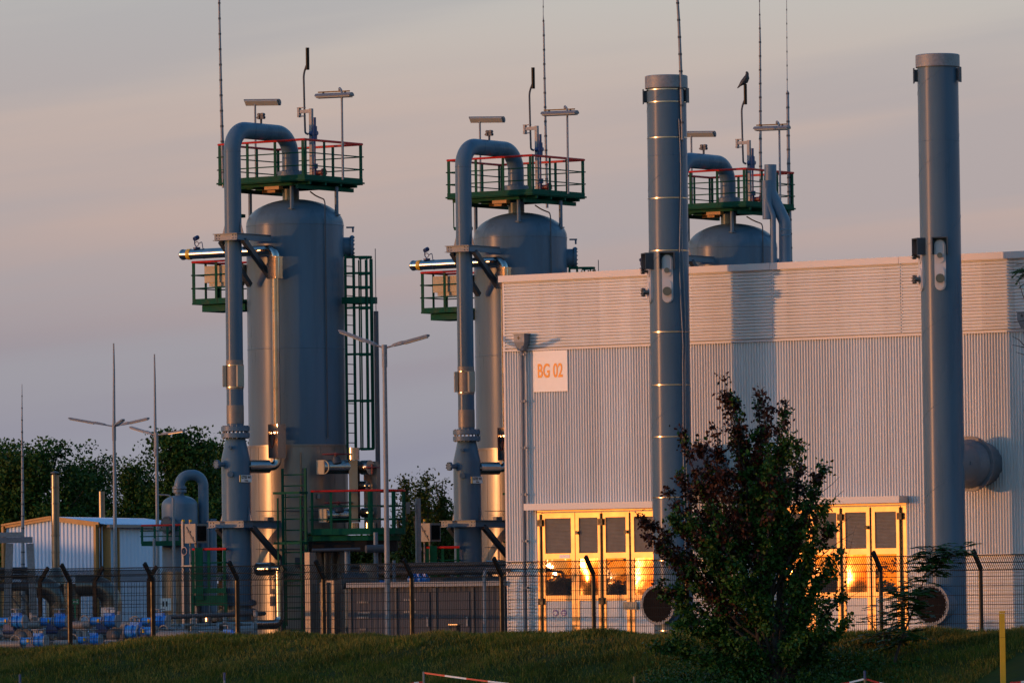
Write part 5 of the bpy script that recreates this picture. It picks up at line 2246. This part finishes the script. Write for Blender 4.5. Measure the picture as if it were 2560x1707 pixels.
for f in (.1, .5, .9):
    q = a.lerp(b, f)
    mb.box(Vector((q.x, q.y, q.z / 2)), (.06, .06, q.z))
tag(mb.build('long_pipe', STEEL), 'long thin dark pipe on low posts behind the fence', 'pipe')

# ------------------------------------------------------------------ rows of valves with blue actuators
def actuator_valve(label, px, py, Y, big, flip=1):
    c = at(px, py, Y)
    t = thing('actuator_valve', label, 'valve', Vector((c.x, c.y, 0)), 'valves with blue actuators behind the fence')
    X = Vector((.93, -.37, 0)) * flip
    Yv = Vector((.37, .93, 0))
    k = big
    mb = MB()
    mb.cyl(c - X * .36 * k, c + X * .02 * k, .10 * k, seg=16)
    mb.cyl(c + X * .02 * k, c + X * .34 * k, .145 * k, seg=18)
    for e in (.17,):
        mb.cyl(c + X * (e - .015) * k, c + X * (e + .015) * k, (.13 if e < .02 else .17) * k, seg=18)
    mb.box(c + X * .12 * k + Z * .16 * k, (.22 * k, .16 * k, .10 * k), (X, Yv, Z))
    mb.build('actuator', BLUE, t)
    for e in (-.37, -.05, .03, .35):
        mb = MB()
        mb.cyl(c + X * (e - .014) * k, c + X * (e + .014) * k, (.125 if e < .02 else .168) * k, seg=18)
        mb.build('flange_ring', GALV, t)
    mb = MB()
    mb.cyl(c + X * .12 * k + Z * .2 * k, c + X * .12 * k + Z * .3 * k, .03 * k, seg=8)
    mb.tube([c + X * .12 * k + Z * .30 * k + X * (.13 * k * math.cos(a)) + Yv * (.13 * k * math.sin(a)) for a in np.linspace(0, 2 * math.pi, 15)], .014 * k, seg=5)
    mb.build('hand_wheel', GALV, t)
    mb = MB()
    mb.cyl(c - X * .22 * k - Z * .22 * k, c + X * .10 * k - Z * .22 * k, .09 * k, seg=14)
    mb.box(c - X * .05 * k - Z * .13 * k, (.26 * k, .2 * k, .14 * k), (X, Yv, Z))
    mb.build('gear_case', DKBLUE, t)
    mb = MB()
    for e in (.24, .42):
        mb.cyl(c + X * e * k - Z * .34 * k - Yv * .1, c + X * e * k - Z * .34 * k + Yv * .1, .16 * k, seg=16)
    mb.ball(c + X * .32 * k - Z * .36 * k, .17 * k)
    mb.build('valve_body', STEEL, t)
    mb = MB()
    mb.cyl(c - X * 1.15 * k - Z * .10 * k, c - X * .36 * k - Z * .08 * k, .10 * k, seg=16)
    mb.cyl(c - X * 1.2 * k - Z * .5 * k, c + X * .9 * k - Z * .5 * k, .03, seg=8)
    mb.tube([c - X * .55 * k + X * (.12 * math.cos(a)) + Z * (.03 + .12 * math.sin(a)) for a in np.linspace(0, math.pi, 9)], .02, seg=6)
    mb.build('feed_pipe', CABINET, t)
    mb = MB()
    for e in (.62, .80):
        mb.box(Vector((c.x, c.y, 0)) + X * e * k + Z * (c.z - .2) / 2, (.10, .10, c.z - .2), (X, Yv, Z))
    mb.box(c + X * .71 * k - Z * .22, (.34, .12, .05), (X, Yv, Z))
    mb.build('stand', GALV, t, smooth=False)
    mb = MB()
    q = c - X * .12 * k - Yv * .13 * k + Z * .02
    mb.box(q, (.05, .02, .09), (X, Yv, Z))
    mb.build('tag_plate', YELLOW, t, smooth=False)
    return t


VSPOTS = [(30, 1553, 152.5, 'before the gantry foot'), (138, 1553, 153.0, 'beside the first fence post'), (262, 1552, 154.0, 'under the pale blank board'), (388, 1553, 155.0, 'at the start of the long thin pipe')]
for px, py, Y, w_ in VSPOTS:
    actuator_valve('raised valve with blue actuator ' + w_, px, py, Y, 1.05)
LOWV = [(85, 1602, 149.5, 'low blue actuator half sunk behind the grass dip by the gantry', .95), (225, 1599, 150, 'low blue actuator at the grass edge under the board', .85), (352, 1578, 150.5, 'blue actuator close to the second fence post, larger and nearer', 1.15), (432, 1598, 151, 'low blue actuator at the grass edge beside the white stand pipe', 1.05), (500, 1604, 152, 'low blue actuator below the bright floor pipe', .9), (560, 1592, 152, 'low blue actuator by the fence post before the riser', 1.0)]
for px, py, Y, w_, k in LOWV:
    actuator_valve(w_, px, py, Y, k, 1 if px != 352 else -1)

# steel rail frames that carry the valve row
for k, (x0, x1, y, Y, lab) in enumerate(((-30, 300, 1588, 156.0, 'galvanised rail frame behind the blue valves beneath the blank board'), (290, 640, 1585, 157.5, 'galvanised rail frame behind the blue valves by the riser foot'))):
    a, b = at(x0, y, Y), at(x1, y, Y + 1.5)
    b.z = a.z
    t = thing('valve_rack', lab, 'rack', Vector((a.x, a.y, 0)), 'rail frames behind the valves')
    for dz_ in (0, .22, -.18):
        mb = MB()
        mb.cyl(a + Z * dz_, b + Z * dz_, .035 if dz_ else .05, seg=8)
        mb.build('rail', [GALV, CABINET, STEEL][0 if not dz_ else 1 if dz_ > 0 else 2], t)
    n = 9
    for i in range(n + 1):
        q = a.lerp(b, i / n)
        mb = MB()
        hgt = q.z + (.25 if i % 3 else .42)
        mb.box(Vector((q.x, q.y, hgt / 2)), (.07, .07, hgt))
        if i % 2:
            mb.cyl(Vector((q.x, q.y - .1, hgt)), Vector((q.x, q.y - .1, hgt + .16)), .06, seg=10)
        mb.build('rack_post', GALV if i % 2 else STEEL, t, smooth=False)
    for i in range(4):
        q = a.lerp(b, (i + .55) / 4)
        mb = MB()
        mb.cyl(q + Z * .05 - Vector((.35, 0, 0)), q + Z * .05 + Vector((.3, 0, 0)), .13, seg=16)
        mb.cyl(q + Z * .05 + Vector((.3, 0, 0)), q + Z * .05 + Vector((.36, 0, 0)), .19, seg=16)
        mb.build('pipe_spool', GALV, t)

# ------------------------------------------------------------------ trees
def leaf_mesh(name, P, size, mats, mi, parent, up_bias=.2, stretch=1.9):
    """Many small folded leaves at points P."""
    n = len(P)
    a = rng.normal(size=(n, 3))
    a[:, 2] -= up_bias
    a /= np.linalg.norm(a, axis=1)[:, None]
    b = np.cross(a, rng.normal(size=(n, 3)))
    b /= np.linalg.norm(b, axis=1)[:, None]
    nn = np.cross(a, b)
    s = size * rng.uniform(.6, 1.35, n)[:, None]
    L, Wd = a * s, b * s / stretch
    v = np.stack([P, P + L * .42 + Wd * .5 + nn * s * .09, P + L, P + L * .42 - Wd * .5 + nn * s * .09], 1).reshape(-1, 3)
    base = parent_loc(parent)
    v = v - np.array(base)
    me = bpy.data.meshes.new(name)
    me.vertices.add(4 * n)
    me.vertices.foreach_set('co', v.reshape(-1).astype(np.float32))
    idx = (np.arange(n) * 4)[:, None] + np.array([0, 1, 2, 0, 2, 3])[None, :]
    me.loops.add(6 * n)
    me.loops.foreach_set('vertex_index', idx.reshape(-1).astype(np.int32))
    me.polygons.add(2 * n)
    me.polygons.foreach_set('loop_start', (np.arange(2 * n) * 3).astype(np.int32))
    for q in mats:
        me.materials.append(q)
    me.polygons.foreach_set('material_index', np.repeat(mi.astype(np.int32), 2))
    me.update(calc_edges=True)
    o = bpy.data.objects.new(name, me)
    C.objects.link(o)
    o.parent = parent
    return o


def limb(p0, p1, bow, n=6):
    p0, p1 = np.array(p0, float), np.array(p1, float)
    t = np.linspace(0, 1, n)[:, None]
    L = np.linalg.norm(p1 - p0)
    c = (p0 + p1) / 2 + np.array(bow) * L
    pts = p0 * (1 - t) ** 2 + 2 * c * t * (1 - t) + p1 * t ** 2
    pts[1:-1] += rng.normal(size=(n - 2, 3)) * L * .015
    return pts


def distant_tree(label, px, Y, top_py, width, dens=1.0, size=.42, slim=False):
    olive = px > 700
    b = at(px, 1500, Y)
    top = at(px, top_py, Y)
    base = Vector((b.x, Y, 0))
    H = top.z
    t = thing('background_tree', label, 'tree', base, 'trees beyond the plant')
    mb = MB()
    Wm = width * Y / F / 2
    mb.tube([base, base + Vector((rng.normal() * .2, 0, H * .35)), base + Vector((rng.normal() * .4, 0, H * .72))], [.30, .22, .08], seg=8)
    pts = []
    nl = 26 if not slim else 14
    for k in range(nl):
        f = (k + .5) / nl
        zb = H * (.16 + .5 * f)
        a = k * 2.4 + rng.normal() * .3
        prof = math.sin(math.pi * min(1, (.25 + .75 * f)) ** .9) if not slim else .5
        reach = Wm * (.55 + .45 * rng.random()) * (1.0 - .62 * max(0, f - .35))
        tip = base + Vector((math.cos(a) * reach, math.sin(a) * reach * .8, min(H * .97, zb + H * (.12 + .26 * rng.random()) + (.12 * H if f > .8 else 0))))
        lp = limb(base + Z * zb, tip, (0, 0, .14))
        mb.tube([Vector(p) for p in lp], list(np.linspace(.10, .02, len(lp))), seg=5)
        nn = int((900 if not slim else 340) * dens)
        ncl = 20
        for j in range(ncl):
            ff = rng.uniform(.25, 1.05)
            i = min(len(lp) - 2, int(ff * (len(lp) - 1)))
            c = lp[i] + (lp[i + 1] - lp[i]) * (ff * (len(lp) - 1) - i)
            c = c + rng.normal(size=3) * np.array([.7, .7, .6]) * (Wm * .26)
            r_ = rng.uniform(.25, .85) * (.85 if not slim else .5)
            pts.append(c + rng.normal(size=(nn // ncl, 3)) * np.array([r_, r_, r_ * .75]) * .62)
    nn = int((1100 if not slim else 300) * dens)
    for j in range(12 if not slim else 5):
        c = np.array(base) + np.array([rng.normal() * Wm * .3, rng.normal() * Wm * .3, H * rng.uniform(.55, .96)])
        pts.append(c + rng.normal(size=(nn // 6, 3)) * np.array([.5, .5, .5]))
    P = np.concatenate(pts)
    P = P[P[:, 2] < H + .25]
    P = P[P[:, 2] > .4]
    mb.build('trunk', BARK, t)
    mi = (rng.random(len(P)) < .12).astype(int)
    leaf_mesh('crown', P, size * .50, [LEAFO if olive else LEAFB, LEAFY], mi, t, .1, 1.5)
    return t


TREES = [('broad dark tree behind the flue pipe and the blue gable', 95, 320, 1108, 330, 1.15, .40, False),
         ('dark rounded tree beyond the gantry behind the lone thin mast', -30, 330, 1125, 260, 1.0, .40, False),
         ('dark tree behind the three armed lamp post with sky gaps', 225, 335, 1150, 200, .8, .38, False),
         ('tall full green tree between the small vessel and the riser', 460, 320, 1078, 210, 1.15, .38, False),
         ('lower tree beside the second lamp post with ragged gaps', 345, 330, 1152, 120, .6, .36, False),
         ('green tree half hidden behind the fully visible tower', 560, 328, 1110, 150, .9, .38, False),
         ('low dense bushy tree beyond the cabinet before the second tower', 1090, 300, 1275, 190, .9, .34, False),
         ('slim young tree with bare tip above the bushes by the cabinet', 1062, 290, 1178, 60, .9, .30, True),
         ('slim young tree close by the lamp post pole', 1020, 292, 1190, 40, .8, .28, True),
         ('slim young tree beside the second riser pipe', 1106, 291, 1192, 45, .8, .28, True),
         ('low dark tree behind the valve platform and lamp post', 985, 305, 1330, 130, .8, .34, False),
         ('low bush like tree under the round valve platform', 900, 306, 1352, 130, .8, .34, False)]
for a in TREES:
    distant_tree(*a)

# --- the reddening tree on the bank
TYF = 117.0
tb = at(1945, 1700, TYF)
s_, q_ = fence_sq(tb.x, tb.y)
tz0 = float(ground_z(np.array([s_]), np.array([q_]))[0])
TB = Vector((tb.x, tb.y, tz0 - .05))
tree = thing('bank_tree', 'bushy tree on the grass bank turning dark red at its upper side', 'tree', TB)
TIPS = [(1812, 950, 1), (1838, 1010, 1), (1898, 978, 1), (1911, 1000, 1), (1959, 1024, .6), (1790, 1075, 1), (1700, 1088, 1), (1745, 1115, 1), (1690, 1182, 1), (1850, 1060, 1), (1925, 1075, .7), (1975, 1065, .2), (1990, 1120, .2), (2005, 1150, .5), (2055, 1176, .4), (2030, 1230, .2),
        (1672, 1240, .5), (1685, 1300, .5), (1605, 1300, 1), (1625, 1350, 1), (1665, 1400, .5), (2070, 1265, .1), (2065, 1330, .1), (2090, 1400, .0), (2100, 1490, .0), (2120, 1555, .0), (1690, 1480, .1), (1650, 1470, .3), (1700, 1560, .0), (2050, 1580, .0),
        (1800, 1180, .9), (1860, 1150, .8), (1920, 1170, .3), (1960, 1220, .1), (1780, 1280, .5), (1850, 1280, .15), (1910, 1300, 0), (1980, 1320, 0), (1760, 1370, .3), (1830, 1400, 0), (1900, 1420, 0), (1990, 1420, 0), (1790, 1480, 0), (1860, 1520, 0), (1940, 1520, 0), (2010, 1510, 0), (1780, 1570, 0), (1850, 1610, 0), (1920, 1620, 0), (1990, 1600, 0), (1740, 1640, 0), (1830, 1670, 0), (1950, 1680, 0),
        (1960, 1130, .4), (1890, 1100, .9), (1745, 1210, .8), (1730, 1300, .4), (2020, 1370, 0), (2040, 1460, 0), (1720, 1420, .1), (1880, 1220, .2), (1820, 1330, .1), (1700, 1610, 0), (1640, 1620, 0), (2060, 1640, 0)]
mb = MB()
stem = [np.array(TB), np.array(TB + Vector((-.1, 0, 1.6))), np.array(TB + Vector((-.35, .1, 3.1))), np.array(TB + Vector((-.55, 0, 4.5)))]
mb.tube([Vector(p) for p in stem], [.13, .10, .07, .03], seg=10)
GP, RP_, YP = [], [], []
twigs = MB()
for px, py, red in TIPS:
    interior = abs(px - 1860) < 170 and py > 1130
    tip = np.array(at(px, py, TYF + rng.uniform(-1.0, 1.0) * (1.0 if interior else .5)))
    hz = tip[2]
    f = np.clip((hz - TB.z) / 6.2 - .32, .06, .85)
    k = f * 3
    i = min(2, int(k))
    root = stem[i] + (stem[i + 1] - stem[i]) * (k - i)
    lp = limb(root, tip, (0, 0, -.10 if py < 1300 else .05), 8)
    mb.tube([Vector(p) for p in lp], list(np.linspace(.042, .006, 8)), seg=6)
    # side twigs
    L = np.linalg.norm(tip - root)
    for j in range(int(12 + 9 * L)):
        ff = rng.uniform(.34, 1.0)
        i = min(6, int(ff * 7))
        c = lp[i] + (lp[i + 1] - lp[i]) * (ff * 7 - i)
        d = lp[i + 1] - lp[i]
        d = d / np.linalg.norm(d) + rng.normal(size=3) * np.array([.62, .62, .5])
        d /= np.linalg.norm(d)
        ln = rng.uniform(.18, .48) * (1.15 - .6 * ff)
        e = c + d * ln + np.array([0, 0, .04])
        twigs.tube([Vector(c), Vector((c + e) / 2 + rng.normal(size=3) * .01), Vector(e)], [.008, .005, .003], seg=3, cap=False)
        n = int(rng.integers(6, 44) * (1.15 if 1150 < py else .85))
        t = rng.uniform(.2, 1.05, n)[:, None]
        pts = c + (e - c) * t + rng.normal(size=(n, 3)) * .048
        isred = rng.random() < red * (.40 + .45 * ff) + (.05 if py < 1300 else 0)
        (RP_ if isred else (YP if rng.random() < .10 else GP)).append(pts)
# bare twigs on the sunny flank
for px, py in ((2110, 1225), (2128, 1290), (2135, 1330), (2140, 1410), (2100, 1190), (2150, 1478), (1640, 1310), (1650, 1370)):
    tip = np.array(at(px, py, TYF))
    root = np.array(at(1990 if px > 1800 else 1740, py + 120, TYF))
    lp = limb(root, tip, (0, 0, .08), 6)
    twigs.tube([Vector(p) for p in lp], list(np.linspace(.014, .003, 6)), seg=4)
    for j in range(5):
        i = int(rng.integers(1, 5))
        e = lp[i] + rng.normal(size=3) * .28
        twigs.tube([Vector(lp[i]), Vector(e)], [.005, .002], seg=3, cap=False)
tr = mb.build('trunk', BARK, tree)
twigs.build('twig', BARK, tr)
cat_ = lambda L: np.concatenate(L)
g, y_ = cat_(GP), cat_(YP)
leaf_mesh('green_foliage', np.concatenate([g, y_]), .085, [LEAFG, LEAFY], np.concatenate([np.zeros(len(g)), np.ones(len(y_))]).astype(int), tree, .5, 1.6)
r_ = cat_(RP_)
leaf_mesh('red_foliage', r_, .085, [LEAFR], np.zeros(len(r_), int), tree, .5, 1.6)


# --- young ash like tree before the second chimney, and its low suckers
def compound(points, dirs, mb, out, n=9, ln=.28):
    """Feathered leaves: paired leaflets along a drooping stalk."""
    for p, d in zip(points, dirs):
        d = d / np.linalg.norm(d)
        side = np.cross(d, [0, 0, 1])
        side /= max(1e-5, np.linalg.norm(side))
        for k in range(n):
            t = (k + 1) / n
            q = p + d * (ln * t) + np.array([0, 0, -.06]) * t * t
            for e in (-1, 1):
                out.append((q, side * e * .8 + d * .5 + np.array([0, 0, -.25])))
        mb.tube([Vector(p), Vector(p + d * ln * .6 + np.array([0, 0, -.02])), Vector(p + d * ln + np.array([0, 0, -.06]))], [.004, .003, .002], seg=3, cap=False)


def leaflets(name, out, size, m_, parent):
    P = np.array([o[0] for o in out])
    D = np.array([o[1] for o in out])
    D /= np.linalg.norm(D, axis=1)[:, None]
    n = len(P)
    up = np.cross(D, rng.normal(size=(n, 3)) * .35 + np.array([0, 0, 1.0]))
    up /= np.linalg.norm(up, axis=1)[:, None]
    s = size * rng.uniform(.7, 1.2, n)[:, None]
    v = np.stack([P, P + D * s * .45 + up * s * .2, P + D * s, P + D * s * .45 - up * s * .2], 1).reshape(-1, 3) - np.array(parent_loc(parent))
    me = bpy.data.meshes.new(name)
    me.from_pydata(v.tolist(), [], [(4 * i, 4 * i + 1, 4 * i + 2, 4 * i + 3) for i in range(n)])
    me.materials.append(m_)
    o = bpy.data.objects.new(name, me)
    C.objects.link(o)
    o.parent = parent


def sapling(label, Y, base_px, stems, leaf_n, size=.10, cat='tree', name='sapling'):
    b = at(*base_px, Y)
    s_, q_ = fence_sq(b.x, b.y)
    z0 = float(ground_z(np.array([s_]), np.array([q_]))[0])
    t = thing(name, label, cat, Vector((b.x, b.y, z0)))
    mb, tw, out = MB(), MB(), []
    for path, lo, n, r0 in stems:
        pts = [Vector((b.x, b.y, z0 - .05))] if path[0] is None else []
        pts += [at(x, y, Y + rng.normal() * .1) for x, y in path if x is not None] if path[0] is not None else [at(x, y, Y) for x, y in path[1:]]
        mb.tube(pts, list(np.linspace(r0, .006, len(pts))), seg=7)
        arr = [np.array(p) for p in pts]
        seglen = len(arr) - 1
        P_, D_ = [], []
        for k in range(n):
            f = rng.uniform(lo, 1.0) * seglen
            i = min(seglen - 1, int(f))
            p = arr[i] + (arr[i + 1] - arr[i]) * (f - i)
            a = rng.uniform(0, 2 * np.pi)
            d = np.array([math.cos(a), math.sin(a), rng.uniform(-.1, .5)])
            ln = rng.uniform(.02, .22)
            tw.tube([Vector(p), Vector(p + d * ln)], [.005, .003], seg=3, cap=False)
            P_.append(p + d * ln)
            D_.append(d)
        compound(P_, D_, tw, out)
    tr_ = mb.build('trunk', BARK, t)
    tw.build('twig', BARK, tr_)
    leaflets('foliage', out, size, LEAFG, t)
    return t


sapling('thin young tree with feathered leaves before the second chimney', 118.5, (2236, 1700),
        [([None, (2240, 1640), (2256, 1590), (2275, 1545), (2300, 1480), (2318, 1420), (2332, 1366)], .26, 150, .035),
         ([(2318, 1440), (2345, 1420), (2375, 1385), (2405, 1370)], .2, 60, .014),
         ([(2275, 1545), (2262, 1500), (2258, 1468)], .1, 50, .014)], 0, size=.12)
sapling('low leafy sucker bush on the bank crest between two fence posts', 120.0, (2215, 1600),
        [([None, (2205, 1560), (2203, 1512)], .2, 16, .02), ([None, (2230, 1560), (2245, 1520)], .2, 14, .02), ([None, (2190, 1575), (2165, 1540)], .2, 12, .02), ([None, (2180, 1590), (2240, 1575)], .1, 18, .015), ([None, (2260, 1590), (2262, 1500), (2258, 1460)], .3, 26, .02)], 0, name='sucker_bush', cat='bush')
# branch reaching in at the far edge
b = at(2640, 1500, 112)
s_, q_ = fence_sq(b.x, b.y)
et = thing('edge_tree', 'tree whose twigs and one leafy spray reach across the hall end', 'tree', Vector((b.x, b.y, float(ground_z(np.array([s_]), np.array([q_]))[0]))))
mb, out, tw = MB(), [], MB()
mb.tube([Vector((b.x, b.y, 0)), at(2630, 1200, 112), at(2620, 900, 112), at(2605, 650, 112)], [.09, .07, .05, .02], seg=8)
for pth in ([(2622, 960), (2575, 880), (2548, 850), (2530, 840)], [(2585, 895), (2560, 868), (2530, 862)], [(2620, 800), (2570, 770), (2556, 735), (2548, 705)], [(2620, 930), (2570, 890), (2540, 880)], [(2610, 760), (2570, 800), (2535, 805)]):
    tw.tube([at(x, y, 112) for x, y in pth], list(np.linspace(.014, .004, len(pth))), seg=5)
mb.tube([at(2612, 720, 112), at(2580, 690, 112), at(2556, 676, 112)], [.02, .012, .006], seg=5)
P_ = [np.array(at(2575 + rng.normal() * 12, 680 + rng.normal() * 10, 112)) for k in range(26)]
compound(P_, [np.array([-1, rng.normal() * .5, rng.normal() * .35]) for k in range(26)], tw, out, 7, .22)
tr_ = mb.build('trunk', BARK, et)
tw.build('twig', BARK, tr_)
leaflets('foliage', out, .09, LEAFG, et)

# dark low scrub around the tree foot (nobody could count its stems)
pts = []
for k in range(300):
    px = rng.normal(1850, 170)
    Y = rng.uniform(115.6, 119.6)
    c = at(px, 1650, Y)
    s_, q_ = fence_sq(c.x, c.y)
    z0 = float(ground_z(np.array([s_]), np.array([q_]))[0])
    hgt = rng.uniform(.15, .55) * (1 if abs(px - 1850) < 230 else .5)
    n = 90
    pts.append(np.array([c.x, c.y, z0]) + np.abs(rng.normal(size=(n, 1))) * np.array([[0, 0, hgt * .6]]) + rng.normal(size=(n, 3)) * np.array([.22, .22, .06]))
P = np.concatenate(pts)
sc = leaf_mesh('undergrowth', P, .075, [LEAFG, LEAFY], (rng.random(len(P)) < .10).astype(int), None, .3, 1.7)
sc['kind'] = 'stuff'

# ------------------------------------------------------------------ yellow marker post, barrier tape, stakes
def ground_at(p):
    s_, q_ = fence_sq(p.x, p.y)
    return float(ground_z(np.array([s_]), np.array([q_]))[0])


YP_ = 104.0
p = at(2505, 1530, YP_)
g0 = ground_at(p)
yp = thing('marker_post', 'plain yellow marker post standing before the dark bank', 'post', Vector((p.x, p.y, g0)))
mb = MB()
zk = at(2505, 1590, YP_).z
mb.prism([Vector((p.x - .046, p.y - .03, g0)), Vector((p.x + .046, p.y - .03, g0)), Vector((p.x + .046, p.y + .03, g0)), Vector((p.x - .046, p.y + .03, g0))], Z * (zk - g0 - .02))
mb.prism([Vector((p.x - .046, p.y - .035, zk - .015)), Vector((p.x + .044, p.y - .035, zk - .015)), Vector((p.x + .044, p.y + .035, zk - .015)), Vector((p.x - .046, p.y + .035, zk - .015))], Z * (p.z - zk))
mb.build('post', YELLOW, yp, smooth=False)
mb = MB()
mb.box(Vector((p.x, p.y, p.z - .012 + .02)), (.098, .078, .035))
mb.build('cap', YELLOW, yp, smooth=False)


def tape(label, pts, W_=.030):
    t = thing('barrier_tape', label, 'tape', pts[0])
    for j, m_ in ((0, TAPER), (1, TAPEW)):
        mb = MB()
        for a, b in zip(pts, pts[1:]):
            n = max(2, int((b - a).length / .5))
            for k in range(n):
                if k % 2 == j:
                    p, q = a.lerp(b, k / n), a.lerp(b, (k + 1) / n)
                    sag = lambda f: -Z * (.10 * math.sin(math.pi * f) * (b - a).length / 6)
                    p, q = p + sag(k / n), q + sag((k + 1) / n)
                    mb.bar(p, q, .004, W_)
        mb.build('red_stripe' if j == 0 else 'white_stripe', m_, t, smooth=False)
    return t


def stake(label, px, py, Y, m_, topm=None):
    p = at(px, py, Y)
    g0 = ground_at(p)
    t = thing('stake', label, 'stake', Vector((p.x, p.y, g0)))
    mb = MB()
    mb.cyl(Vector((p.x, p.y, g0 - .05)), p, .02, seg=8)
    mb.build('rod', m_, t)
    if topm:
        mb = MB()
        mb.cyl(p - Z * .02, p + Z * .12, .022, seg=8)
        mb.build('painted_tip', topm, t)
    return p


YT = 106.0
t0 = stake('pale stake holding the long red and white tape', 1059, 1678, YT, CABINET)
far = at(1720, 1727, YT - 4)
tape('long red and white barrier tape running down past the tree foot', [Vector(t0) - Z * .02, far, at(1900, 1722, YT - 4)])
tape('short red and white tape end hanging behind the pale stake', [Vector(t0) - Z * .18, at(1035, 1706, YT), at(980, 1716, YT)])
t1 = stake('wooden stake with blue tip before the bank near the young tree', 2162, 1693, YT - 3, WOOD, DKBLUE)
tape('red and white tape peaking at the blue tipped stake', [at(2085, 1712, YT - 3), Vector(t1) - Z * .02, at(2235, 1714, YT - 3), at(2400, 1722, YT - 3)])
stake('short wooden stake before the bank by the tree', 1585, 1690, YT - 2, WOOD)
stake('blue grey stake tip before the grass by the blue valves', 50, 1702, YT, GALV, DKBLUE)
stake('blue grey stake tip before the grass below the riser', 561, 1697, YT, GALV, DKBLUE)
tape('white tape end at the foot of the yellow post', [at(2525, 1706, YT - 3), at(2580, 1700, YT - 3)])
